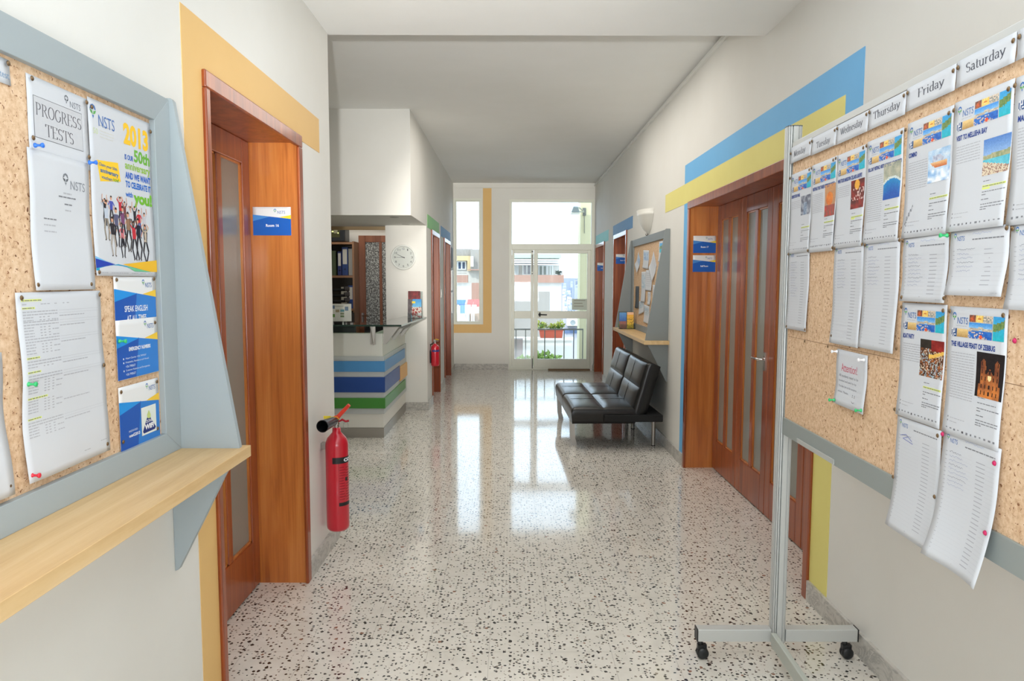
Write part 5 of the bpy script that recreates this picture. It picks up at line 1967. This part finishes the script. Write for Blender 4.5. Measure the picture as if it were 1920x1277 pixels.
leaflet('magazine', 'dark red magazine behind the blue one in the stand on the glass counter', -1.150, 7.985, 1.160, .135, .290, 6, -14, 'leaflet_b', cat='magazine')

# standing card with little pictures on the glass
cd = thing('display_card', 'white display card with small colour pictures standing on the reception glass top', 'card', (-1.77, 6.95, 1.139), rot=(0, 0, 0))
m_ = MB()
m_.box(-.14, .215, 0, .004, .022, .192, mat('card_cream', (206, 206, 196), .5))
m_.build('card', cd)
m_ = MB()
m_.box(.00, .03, -.02, .05, 0, .022, M_acryl)
m_.box(.13, .16, -.02, .05, 0, .022, M_acryl)
m_.build('card_foot', cd)
m_ = MB()
for k, (x_, z_, w_, h_, cc_) in enumerate(((.02, .145, .034, .032, (96, 116, 140)), (.062, .110, .036, .026, (150, 140, 110)), (.02, .062, .034, .030, (96, 136, 70)), (.108, .115, .038, .022, (90, 140, 150)),
                                          (.108, .088, .036, .018, (130, 140, 110)), (.108, .062, .036, .018, (110, 130, 90)), (.152, .125, .034, .040, (110, 130, 150)), (-.08, .10, .05, .04, (120, 130, 140)), (-.08, .05, .05, .03, (140, 150, 120)))):
    m_.box(x_, x_ + w_, -.0008, 0, z_, z_ + h_, ink(*cc_))
for z_ in (.172, .165):
    m_.box(.055, .14, -.0006, 0, z_, z_ + .003, ink(150, 152, 140))
m_.build('printed_pictures', cd)

# desk, screen and chair behind the counter
dk = thing('office_desk', 'brown office desk behind the reception counter', 'desk', (-2.4, 7.7, 0))
M_desk = mat('desk_brown', (120, 84, 60), .5)
m_ = MB()
m_.box(-3.4, -1.45, 7.12, 7.95, .72, .75, M_desk)
m_.build('desk_top', dk)
for x_ in (-3.38, -1.50):
    MB().box(x_, x_ + .03, 7.15, 7.92, 0, .72, M_desk).build('leg', dk)
sn = thing('computer_screen', 'dark computer screen seen from behind under the glass counter top', 'screen', (-1.88, 7.42, .75))
m_ = MB()
m_.box(-2.12, -1.62, 7.42, 7.46, .80, 1.095, mat('dark_green_plastic', (34, 44, 42), .4))
m_.build('screen_housing', sn, bevel=.01)
m_ = MB()
m_.box(-1.91, -1.83, 7.415, 7.42, .98, 1.0, M_alu)
m_.build('badge', sn)
m_ = MB()
m_.box(-1.90, -1.84, 7.45, 7.48, .76, .90, M_black)
m_.box(-2.0, -1.74, 7.38, 7.56, .75, .762, M_black)
m_.build('screen_stand', sn)
oc = thing('office_chair', 'black office chair back behind the reception counter', 'chair', (-1.80, 8.75, 0))
m_ = MB()
m_.box(-1.80, -1.54, 8.72, 8.78, .62, 1.05, M_black)
m_.build('backrest', oc, bevel=.025)
m_ = MB()
m_.box(-1.98, -1.60, 8.75, 9.15, .44, .50, M_black)
m_.box(-1.72, -1.62, 8.70, 8.78, .46, .66, M_black)
m_.build('seat', oc, bevel=.02)
m_ = MB()
m_.tube([(-1.79, 8.95, .44), (-1.79, 8.95, .08)], .025, M_steel, 12)
for k in range(5):
    a = R(72 * k)
    m_.tube([(-1.79, 8.95, .09), (-1.79 + .25 * math.cos(a), 8.95 + .25 * math.sin(a), .05)], .016, M_black, 8)
    m_.lathe([(0, -.02), (.025, -.02), (.025, .02), (0, .02)], (-1.79 + .25 * math.cos(a), 8.95 + .25 * math.sin(a), .025), M_black, 10, axis='x')
m_.build('base', oc)

# bookcase with binders
bc = thing('bookcase', 'dark open bookcase with binders behind the reception', 'bookcase', (-2.7, 10.1, 0))
M_shelf = mat('bookcase_wood', (150, 112, 84), .5)
M_shd = mat('bookcase_dark_back', (66, 62, 56), .7)
m_ = MB()
for z_ in (.02, .40, .78, 1.14, 1.60, 2.06):
    m_.box(-3.38, -2.19, 9.90, 10.24, z_, z_ + .03, M_shelf)
m_.build('shelves', bc)
MB().box(-3.38, -2.19, 10.24, 10.27, 0, 2.10, M_shd).build('back_panel', bc)
for x_ in (-3.41, -2.19):
    MB().box(x_, x_ + .025, 9.90, 10.27, 0, 2.10, M_shelf).build('side_panel', bc)


def binder(label, x, z, w_, h_, col, lab=True, group='ring binders in the bookcase behind the reception', y_=9.95):
    root = thing('ring_binder', label, 'binder', (x, y_, z), group)
    m2 = MB()
    m2.box(x, x + w_, y_, y_ + .27, z, z + h_, mat('binder_%d_%d_%d' % col, col, .5))
    m2.build('cover', root, bevel=.003)
    if lab:
        MB().box(x + w_ * .14, x + w_ * .86, y_ - .001, y_, z + h_ * .40, z + h_ * .93, ink(206, 206, 200)).build('spine_label', root)
        m2 = MB()
        m2.lathe([(.006, -.002), (.012, -.002), (.012, 0)], (x + w_ / 2, y_, z + h_ * .22), M_black, 14, axis='y')
        m2.build('finger_hole', root)
    return root


binder('wide blue ring binder with a white spine label on the upper bookcase shelf', -2.345, 1.632, .082, .39, (44, 70, 130))
binder('narrow dark blue ring binder on the upper shelf beside the wide blue one', -2.405, 1.632, .052, .33, (40, 52, 110))
binder('pale grey ring binder at the right end of the upper shelf', -2.255, 1.632, .055, .37, (150, 150, 146), False)
binder('green ring binder on the upper shelf left of the blue ones', -2.53, 1.632, .10, .34, (70, 84, 60), False)
binder('cream box file at the left of the upper shelf', -2.66, 1.632, .11, .36, (150, 140, 116), False)
binder('white box file on the middle shelf beside a blue binder', -2.365, 1.172, .085, .30, (190, 190, 180), False)
binder('blue ring binder with a white label at the right end of the middle shelf', -2.265, 1.172, .068, .32, (30, 66, 136))
binder('dark box file on the lower shelf behind the glass top', -2.30, .812, .09, .30, (40, 56, 60))
# device on top of the bookcase
dv = thing('audio_system', 'dark audio system with small green lit displays on top of the bookcase', 'audio system', (-2.6, 10.0, 2.10))
m_ = MB()
m_.box(-2.95, -2.29, 9.92, 10.20, 2.095, 2.285, mat('dark_blue_plastic', (38, 42, 50), .35))
m_.build('housing', dv, bevel=.015)
m_ = MB()
m_.box(-2.88, -2.36, 9.915, 9.92, 2.155, 2.27, mat('olive_display', (70, 72, 40), .3))
m_.build('front_panel', dv)
m_ = MB()
ml = mat('display_light', (190, 196, 130), .4, emit=(226, 230, 160), es=.6)
for x_, z_, w_ in ((-2.56, 2.20, .03), (-2.47, 2.225, .025), (-2.39, 2.205, .015), (-2.62, 2.20, .02)):
    m_.box(x_, x_ + w_, 9.912, 9.915, z_, z_ + .018, ml)
m_.box(-2.44, -2.39, 9.912, 9.915, 2.21, 2.262, mat('label_cream', (150, 150, 126), .5))
m_.build('display_lights', dv)
# black letter trays
tr_ = thing('letter_tray', 'stack of black letter trays behind the reception glass top', 'tray', (-2.3, 9.3, .78))
m_ = MB()
for k in range(5):
    z_ = 1.12 + k * .075
    m_.box(-2.62, -2.20, 9.45, 9.75, z_, z_ + .008, M_black)
    m_.box(-2.62, -2.20, 9.45, 9.46, z_, z_ + .035, M_black)
    m_.box(-2.62, -2.61, 9.45, 9.75, z_, z_ + .06, M_black)
    m_.box(-2.21, -2.20, 9.45, 9.75, z_, z_ + .06, M_black)
for x_ in (-2.60, -2.225):
    m_.box(x_, x_ + .012, 9.70, 9.75, 1.122, 1.46, M_black)
m_.build('tray_stack', tr_)
fc = thing('filing_cabinet', 'low dark filing cabinet under the letter trays', 'cabinet', (-2.41, 9.6, 0))
m_ = MB()
m_.box(-2.70, -2.16, 9.40, 9.85, 0, 1.12, mat('dark_cabinet', (52, 50, 48), .5))
m_.build('body', fc, bevel=.005)
for z_ in (.06, .41, .76):
    q = MB().box(-2.68, -2.18, 9.392, 9.40, z_, z_ + .33, mat('dark_cabinet_front', (60, 58, 56), .5)).build('drawer', fc)
    MB().box(-2.50, -2.36, 9.375, 9.392, z_ + .26, z_ + .28, M_alu).build('handle', q)

# downlights in the soffit
for lb_, x_, y_ in (('near', -1.20, 7.42), ('far', -1.215, 8.31)):
    dl = thing('downlight', '%s of the two small recessed downlights in the reception soffit' % ('nearer' if lb_ == 'near' else 'farther'), 'light', (x_, y_, 2.21), 'downlights in the reception soffit')
    m_ = MB()
    m_.lathe([(.030, 0), (.045, -.004), (.048, 0)], (x_, y_, 2.2095), M_steel, 24)
    m_.build('rim', dl)
    m_ = MB()
    m_.lathe([(0, -.001), (.030, -.001)], (x_, y_, 2.2093), mat('lamp_lens', (120, 116, 106), .3), 20)
    m_.build('lens', dl)

# pictures, switch and mat at the far end
for k, (y0, y1, z0, z1, col, lb_) in enumerate(((11.93, 12.12, 1.78, 2.12, (60, 62, 60), 'uppermost and dark of the three wall frames by the far window'),
                                              (11.96, 12.20, 1.40, 1.74, (210, 212, 204), 'pale wall frame just below the dark one by the far window'),
                                              (11.96, 12.20, 1.02, 1.37, (200, 198, 190), 'lowest pale wall frame by the far window'))):
    pf = thing('picture_frame', lb_, 'picture frame', (XLF, y0, z0), 'small frames on the left wall by the far window')
    MB().box(XLF + .001, XLF + .022, y0, y1, z0, z1, M_black if k == 0 else M_alu).build('frame', pf, bevel=.002)
    MB().box(XLF + .022, XLF + .0235, y0 + .015, y1 - .015, z0 + .015, z1 - .015, ink(*col)).build('picture', pf)
sw = thing('light_switch', 'white light switch between the two far left doors', 'switch', (XLF, 10.25, 1.38))
MB().box(XLF + .001, XLF + .009, 10.20, 10.28, 1.32, 1.44, M_white).build('plate', sw, bevel=.002)
MB().box(XLF + .009, XLF + .013, 10.225, 10.255, 1.355, 1.405, M_white).build('rocker', sw)
dm = MB()
dm.box(.66, 1.39, 12.36, 12.46, 0.0, .022, mat('coir_mat', (134, 112, 88), .95))
o = dm.build('door_mat', bevel=.004)
o['label'] = 'thin brown coir door mat against the glass balcony door'
o['category'] = 'mat'
pp = MB()
pp.tube([(1.435, 12.41, 2.2), (1.435, 12.41, .16), (1.432, 12.405, .12), (1.415, 12.39, .09), (1.413, 12.388, .03)], .016, M_white, 12)
pp.tube([(1.413, 12.388, .032), (1.413, 12.388, .0)], .024, M_white, 12)
o = pp.build('water_pipe')
o['label'] = 'thin white vertical pipe in the corner beside the glass balcony door'
o['category'] = 'pipe'
sg = thing('door_notice', 'pale printed notice taped inside the right glass door leaf', 'notice', (1.07, YF, 1.03))
MB().box(1.075, 1.345, YF + .016, YF + .018, 1.055, 1.25, mat('translucent_notice', (196, 206, 196), .6)).build('sheet', sg)
m_ = MB()
for z_, b_ in ((1.215, .20), (1.165, .15), (1.115, .17)):
    m_.box(1.11, 1.11 + b_, YF + .0145, YF + .016, z_, z_ + .016, ink(160, 164, 150))
m_.build('lettering', sg)

# ------------------------------------------------------------------ OUTSIDE


def at(u, v, Y):
    """point at distance Y seen at pixel u, v of the photograph (small angles)"""
    cp, sp_ = math.cos(_pit), math.sin(_pit)
    x, yy = (u - 960) / 1335.0, -(v - 638.5) / 1335.0
    dy = cp + sp_ * yy
    dz = -sp_ + cp * yy
    return x / dy * Y + .0019 * Y, 1.55 + dz / dy * Y


def slabx(mb, u0, v0, u1, v1, Y, m, th=.3, front=0.0):
    x0, z1 = at(u0, v0, Y)
    x1, z0 = at(u1, v1, Y)
    mb.box(x0, x1, Y - front, Y + th, z0, z1, m)


M_st = mat('white_render', (186, 182, 174), .85)
M_stg = mat('grey_render', (140, 134, 126), .9)
M_sty = mat('yellow_render', (186, 166, 126), .9)
M_brick = mat('pink_brown_cladding', (146, 112, 96), .8)
M_tan = mat('tan_render', (158, 140, 122), .9)
M_winb = mat('blue_window_glass', (56, 70, 92), .15)
M_wing = mat('green_grey_window_glass', (104, 114, 108), .2)
M_cream = mat('cream_column_render', (184, 178, 146), .85)
M_rail = mat('painted_iron', (84, 86, 82), .5)

bal = MB()
bal.box(-1.2, 1.95, 12.62, 13.42, -.25, -.04, mat('balcony_slab', (196, 190, 180), .8))
o = bal.build('balcony_floor', kind='structure')
col_ = MB()
col_.box(1.30, 1.95, 13.42, 13.9, -3.5, 3.9, M_cream)
col_.build('wall_balcony_column', kind='structure')
rl = thing('balcony_railing', 'dark iron balcony railing with vertical bars beyond the glass door', 'railing', (.5, 13.34, -.04))
MB().box(-1.2, 1.365, 13.325, 13.355, .645, .672, M_rail).box(-1.2, 1.365, 13.33, 13.35, -.0, .02, M_rail).build('handrail', rl)
for x_ in (-1.19, -1.0, -.82, -.64, -.46, -.27, -.09, .10, .28, .465, .64, .835, 1.005, 1.185, 1.355):
    MB().box(x_ - .009, x_ + .009, 13.331, 13.349, -.04, .65, M_rail).build('bar', rl)
fl = thing('floodlight', 'grey outdoor floodlight on the cream column seen through the transom', 'light', (1.28, 13.3, 2.9))
m_ = MB()
vs = [(1.095, 13.0, 2.80), (1.245, 13.0, 2.785), (1.265, 13.18, 2.80), (1.10, 13.18, 2.815), (1.13, 13.03, 2.90), (1.215, 13.03, 2.895), (1.225, 13.13, 2.92), (1.14, 13.13, 2.925)]
m_.add(vs, [(0, 1, 2, 3), (4, 5, 6, 7), (0, 1, 5, 4), (1, 2, 6, 5), (2, 3, 7, 6), (3, 0, 4, 7)], mat('floodlight_grey', (120, 128, 128), .5))
m_.box(1.085, 1.25, 12.99, 13.19, 2.775, 2.795, mat('floodlight_lens', (206, 202, 190), .3))
m_.build('lamp_head', fl, bevel=.006)
m_ = MB()
m_.tube([(1.21, 13.10, 2.89), (1.25, 13.15, 2.895), (1.36, 13.42, 2.86)], .012, mat('floodlight_arm', (140, 140, 124), .5), 8)
m_.tube([(1.22, 13.10, 2.82), (1.34, 13.3, 2.84), (1.36, 13.42, 2.84)], .012, mat('floodlight_arm', (140, 140, 124), .5), 8)
m_.box(1.34, 1.40, 13.40, 13.42, 2.78, 2.92, M_rail)
m_.tube([(1.37, 13.405, 2.80), (1.375, 13.405, 2.45)], .006, M_rail, 6)
m_.build('arm', fl)

# terrace with a planter between the houses
tw_ = MB()
x0, z1 = at(1000, 636, 16.5)
tw_.box(-2.2, 1.42, 16.5, 16.75, -6.5, z1 - .02, M_st)
tw_.box(-2.25, 1.47, 16.42, 16.83, z1 - .02, z1 + .03, M_st)
tw_.box(1.42, 3.2, 17.2, 17.45, -6.5, z1 - .55, M_st)
o = tw_.build('garden_wall')
o['label'] = 'white parapet wall of the neighbouring terrace carrying the planter'
o['category'] = 'wall'
dbk = MB()
x0, z1b = at(962, 634, 16.0)
x1, _ = at(980, 634, 16.0)
dbk.box(x0 - .12, x1, 15.7, 16.0, -3.0, z1b, mat('weathered_stone', (120, 108, 102), .9))
o = dbk.build('stone_pier')
o['label'] = 'dark weathered stone pier in front of the white parapet wall'
o['category'] = 'pier'
pl = thing('planter_box', 'long terracotta planter box with yellow-green flowers on the parapet wall', 'planter', (1.0, 16.6, z1 + .03))
xa, za = at(1011, 617, 16.5)
xb, zb_ = at(1056, 632, 16.5)
zb_ = z1 + .032
m_ = MB()
M_terra = mat('terracotta', (142, 62, 42), .8)
m_.prism([(xa + .03, zb_), (xb - .03, zb_), (xb, za), (xa, za)], 'y', 16.46, 16.70, M_terra)
m_.box(xa - .012, xb + .012, 16.45, 16.71, za - .035, za, M_terra)
m_.build('box', pl, bevel=.004)


def leaves(mb, c_, rad, n, size, m, seed=1):
    r_ = random.Random(seed)
    for _ in range(n):
        while True:
            p = Vector((r_.uniform(-1, 1), r_.uniform(-1, 1), r_.uniform(-1, 1)))
            if p.length < 1:
                break
        p = Vector((c_[0] + p.x * rad[0], c_[1] + p.y * rad[1], c_[2] + p.z * rad[2]))
        d_ = Vector((r_.uniform(-1, 1), r_.uniform(-1, 1), r_.uniform(-.2, 1))).normalized()
        s_ = d_.cross(Vector((r_.uniform(-1, 1), r_.uniform(-1, 1), r_.uniform(-1, 1)))).normalized()
        l_ = size * r_.uniform(.6, 1.3)
        k = d_.cross(s_) * l_ * .12
        mb.add([p, p + d_ * l_ * .5 + s_ * l_ * .28 + k, p + d_ * l_, p + d_ * l_ * .5 - s_ * l_ * .28 + k], [(0, 1, 2, 3)], m)


M_leafy = mat('yellow_green_leaf', (140, 146, 50), .6)
M_leafg = mat('fresh_green_leaf', (84, 116, 46), .6)
M_leafl = mat('light_green_leaf', (120, 146, 66), .6)
for k, (u, v, rx, rz) in enumerate(((1016, 610, .12, .09), (1036, 613, .10, .05), (1050, 610, .10, .09))):
    m_ = MB()
    x_, z_ = at(u, v, 16.58)
    leaves(m_, (x_, 16.58, z_), (rx, .08, rz), 110, .06, M_leafy, k)
    leaves(m_, (x_, 16.58, z_ - .03), (rx, .08, rz * .7), 60, .06, M_leafg, k + 5)
    m_.build('flowers', pl)
for k, (u, v, rx, rz, n, lb_) in enumerate(((984, 679, .16, .08, 80, 'small light green bush at the foot of the view, left of the door mullion'), (1024, 676, .34, .13, 200, 'light green bush below the planter, behind the railing'))):
    yb_ = 14.5 if k == 0 else 15.3
    m_ = MB()
    x_, z_ = at(u, v, yb_)
    m2 = thing('garden_bush', lb_, 'bush', (x_, yb_, z_ - 1.5))
    leaves(m_, (x_, yb_, z_), (rx, .25, rz), n, .13, M_leafl, 20 + k)
    leaves(m_, (x_, yb_, z_ - .1), (rx, .25, rz), n // 2, .13, M_leafg, 30 + k)
    m_.build('foliage', m2)
    m_ = MB()
    for q in range(4):
        m_.tube([(x_, yb_, z_ - 2.4), (x_ + rx * (q - 1.5) * .3, yb_, z_)], .015, mat('stem_brown', (110, 90, 60), .8), 6)
    m_.build('stem', m2)

# house across the street
YB = 26.0
hs = thing('apartment_building', 'pale apartment building with brown balcony parapets across the street', 'building', (-1.5, YB, -8))
b_ = MB()
xl, _ = at(840, 470, YB)
xr, ztop = at(1053, 476, YB)
xm, _ = at(877, 480, YB)
b_.box(xl - 4, xr, YB + 1.2, YB + 9, -9, ztop, M_st)
b_.box(at(884, 480, YB)[0], xr, YB, YB + 1.2, -9, at(0, 530, YB)[1], M_st)
b_.box(xl - 4, at(884, 480, YB)[0], YB, YB + 1.2, -9, at(0, 531, YB)[1], M_st)
b_.build('wall', hs)
m_ = MB()
slabx(m_, 840, 467, 885, 480, YB + 1.0, M_stg, .4)
slabx(m_, 882, 468, 954, 506, YB + .8, M_stg, .4)
slabx(m_, 963, 476, 1052, 484, YB + .9, mat('green_awning', (150, 166, 150), .8), .3)
m_.build('roof_parapet', hs)
m_ = MB()
slabx(m_, 840, 480, 882, 489, YB + .9, M_sty, .3)
slabx(m_, 876, 489, 882, 508, YB + .9, M_sty, .3)
slabx(m_, 882, 481, 887, 500, YB + .5, mat('bright_white', (240, 240, 240), .8), .3)
m_.build('yellow_surround', hs)
for (u0, v0, u1, v1, mm) in ((857, 490, 874, 506, M_winb), (964, 497, 972, 516, M_wing), (979, 496, 996, 516, M_winb), (1009, 497, 1026, 517, M_wing), (1026, 497, 1037, 517, mat('pale_shutter', (150, 154, 146), .5))):
    m_ = MB()
    x0_, z1_ = at(u0, v0, YB + 1.18)
    x1_, z0_ = at(u1, v1, YB + 1.18)
    m_.box(x0_, x1_, YB + 1.14, YB + 1.2, z0_, z1_, M_alu)
    q = m_.build('window_frame', hs)
    m_ = MB()
    m_.box(x0_ + .05, (x0_ + x1_) / 2 - .03, YB + 1.12, YB + 1.14, z0_ + .04, z1_ - .04, mm)
    m_.box((x0_ + x1_) / 2 + .03, x1_ - .05, YB + 1.12, YB + 1.14, z0_ + .04, z1_ - .04, mm)
    m_.build('pane', q)
for (u0, v0, u1, v1) in ((958, 486, 1053, 489), (958, 490.5, 1052, 493), (958, 495, 1051, 496.5)):
    m_ = MB()
    slabx(m_, u0, v0, u1, v1, YB + .1, mat('bright_white', (240, 240, 240), .8), 1.1)
    m_.build('canopy_slat', hs)
for (u0, v0, u1, v1) in ((952, 515.5, 1057, 530), (840, 516, 877, 530), (877, 505, 905, 507)):
    m_ = MB()
    slabx(m_, u0, v0, u1, v1, YB - .15, M_brick, .25)
    m_.build('balcony_parapet', hs)
m_ = MB()
slabx(m_, 840, 508, 875, 508.6, YB, M_rail, .03)
slabx(m_, 840, 512, 875, 512.6, YB, M_rail, .03)
m_.build('balcony_rail', hs)
m_ = MB()
slabx(m_, 884, 530.5, 906, 566, YB - .04, M_brick, .06)
m_.build('brown_panel', hs)
m_ = MB()
slabx(m_, 955, 547, 1030, 584, YB - .04, M_stg, .06)
m_.build('unrendered_patch', hs)
for u in (1019, 1046):
    m_ = MB()
    if u == 1046:
        x_, z_ = at(1048, 512, YB)
        leaves(m_, (x_, YB - .05, z_), (.10, .08, .08), 60, .10, mat('dark_leaf', (70, 80, 70), .7), u)
        m_.build('balcony_plant', hs)

# air conditioner and lower wall
aw_ = MB()
slabx(aw_, 1057, 597, 1112, 700, 21.0, mat('pale_lilac_render', (164, 162, 170), .85), .3)
slabx(aw_, 1059, 616, 1112, 625, 20.95, mat('dusty_blue_paint', (88, 104, 134), .8), .06)
o = aw_.build('neighbour_wall')
o['label'] = 'pale wall with a blue stripe behind the air conditioner'
o['category'] = 'wall'
ac = thing('air_conditioner', 'white outdoor air conditioner unit above the blue stripe seen through the door', 'air conditioner', (1.75, 20.6, .2))
m_ = MB()
slabx(m_, 1064, 598.5, 1085, 611, 20.6, M_white, .35)
m_.build('housing', ac, bevel=.02)
x_, z_ = at(1074, 604.5, 20.6)
m_ = MB()
m_.lathe([(.075, -.01), (.078, -.025), (.062, -.02), (.05, -.012), (0, -.012)], (x_, 20.6, z_), mat('fan_grille', (130, 136, 136), .5), 20, axis='y')
m_.build('fan_grille', ac)
m_ = MB()
slabx(m_, 1066, 611, 1084, 612.5, 20.6, M_rail, .35)
slabx(m_, 1066, 612.5, 1067, 616, 20.6, M_rail, .35)
slabx(m_, 1083, 612.5, 1084, 616, 20.6, M_rail, .35)
m_.build('bracket', ac)
# laundry and awnings seen through the narrow window
for k, (u0, v0, u1, v1, cc_, lb_, dz) in enumerate(((850, 567, 871, 571, (66, 110, 190), 'blue awning seen through the narrow window', 14), (875, 566, 886, 573, (228, 90, 84), 'left red awning seen through the narrow window', 12),
                                                (887, 566, 902, 573, (228, 84, 80), 'right red awning seen through the narrow window', 12))):
    aw = thing('market_awning', lb_, 'awning', (at(u0, v0, 22)[0], 22, -1), 'small awnings below the narrow window')
    m_ = MB()
    x0_, z1_ = at(u0, v0, 22)
    x1_, z0_ = at(u1, v1, 22)
    m_.add([(x0_, 22.6, z1_ + .06), (x1_, 22.6, z1_ + .06), (x1_, 21.9, z0_), (x0_, 21.9, z0_), (x0_, 22.6, z1_ + .03), (x1_, 22.6, z1_ + .03), (x1_, 21.9, z0_ - .03), (x0_, 21.9, z0_ - .03)],
           [(0, 1, 2, 3), (4, 5, 6, 7), (0, 1, 5, 4), (2, 3, 7, 6), (0, 3, 7, 4), (1, 2, 6, 5)], mat('awning_%d' % cc_[0] if k == 0 else 'awning_red', cc_, .7))
    m_.build('canopy', aw)
    m_ = MB()
    for xx in (x0_ + .02, x1_ - .02):
        m_.tube([(xx, 21.92, z0_), (xx, 21.92, -9)], .02, M_white, 8)
    m_.build('pole', aw)
bw_ = MB()
slabx(bw_, 840, 590, 880, 640, 23, M_st, .3)
slabx(bw_, 880, 588, 953, 640, 23.2, M_tan, .3)
slabx(bw_, 952, 596, 1057, 640, 23.4, M_stg, .3)
o = bw_.build('street_wall')
o['label'] = 'low white and tan street wall below the awnings'
o['category'] = 'wall'
cl_ = MB()
zc_ = at(0, 578, 21.5)[1] + .10
xa_, xb_ = at(846, 578, 21.5)[0], at(900, 578, 21.5)[0]
cl_.tube([(xa_, 21.515, zc_ + .010), (xb_, 21.515, zc_ + .010)], .008, M_rail, 6)
for xx in (xa_, xb_):
    cl_.tube([(xx, 21.515, zc_ + .02), (xx, 21.515, -9)], .02, M_rail, 6)
o = cl_.build('clothes_line')
o['label'] = 'thin clothes line carrying hanging cloths below the awnings'
o['category'] = 'clothes line'
for k in range(4):
    m_ = MB()
    u = 856 + k * 11
    x_, z_ = at(u, 578, 21.5)
    m_.box(x_ - .07, x_ + .07, 21.5, 21.53, z_ - .16, z_ + .10, M_white if k != 1 else mat('blue_cloth', (110, 140, 190), .8))
    o = m_.build('hanging_cloth')
    o['label'] = ('white', 'blue', 'white', 'white')[k] + ' cloth hanging ' + ('at the left edge of the narrow window view', 'just right of the leftmost white cloth', 'under the left red awning', 'under the right red awning')[k]
    o['category'] = 'cloth'
# distant town on the hillside
hl = MB()
pts = []
x_, z_ = at(1040, 565, 230)
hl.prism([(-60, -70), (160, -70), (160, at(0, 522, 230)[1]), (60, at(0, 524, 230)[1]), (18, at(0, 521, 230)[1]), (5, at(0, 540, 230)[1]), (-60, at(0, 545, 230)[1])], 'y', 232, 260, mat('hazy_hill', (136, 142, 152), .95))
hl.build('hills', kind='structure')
rr = random.Random(11)
GRP = 'small far houses of the hillside town'
for k in range(54):
    u = rr.uniform(1054, 1108)
    v = 524 + (k / 54.0) * 62
    Y = 228 - k * 1.7
    wpx, hpx = rr.uniform(3, 8), rr.uniform(3, 7)
    x0_, z1_ = at(u, v, Y)
    x1_, z0_ = at(u + wpx, v + hpx, Y)
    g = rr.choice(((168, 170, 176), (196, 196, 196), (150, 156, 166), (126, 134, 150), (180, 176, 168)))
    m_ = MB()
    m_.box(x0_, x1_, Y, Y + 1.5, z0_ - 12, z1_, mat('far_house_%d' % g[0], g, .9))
    dk_ = mat('far_window', (120, 130, 150), .5)
    for q in range(2):
        xx = x0_ + (x1_ - x0_) * (.2 + .45 * q)
        m_.box(xx, xx + (x1_ - x0_) * .16, Y - .05, Y, z1_ - .7, z1_ - .35, dk_)
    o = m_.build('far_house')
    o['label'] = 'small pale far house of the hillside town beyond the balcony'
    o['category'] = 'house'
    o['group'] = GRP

for o in bpy.data.objects:
    if '_o' in o:
        del o['_o']
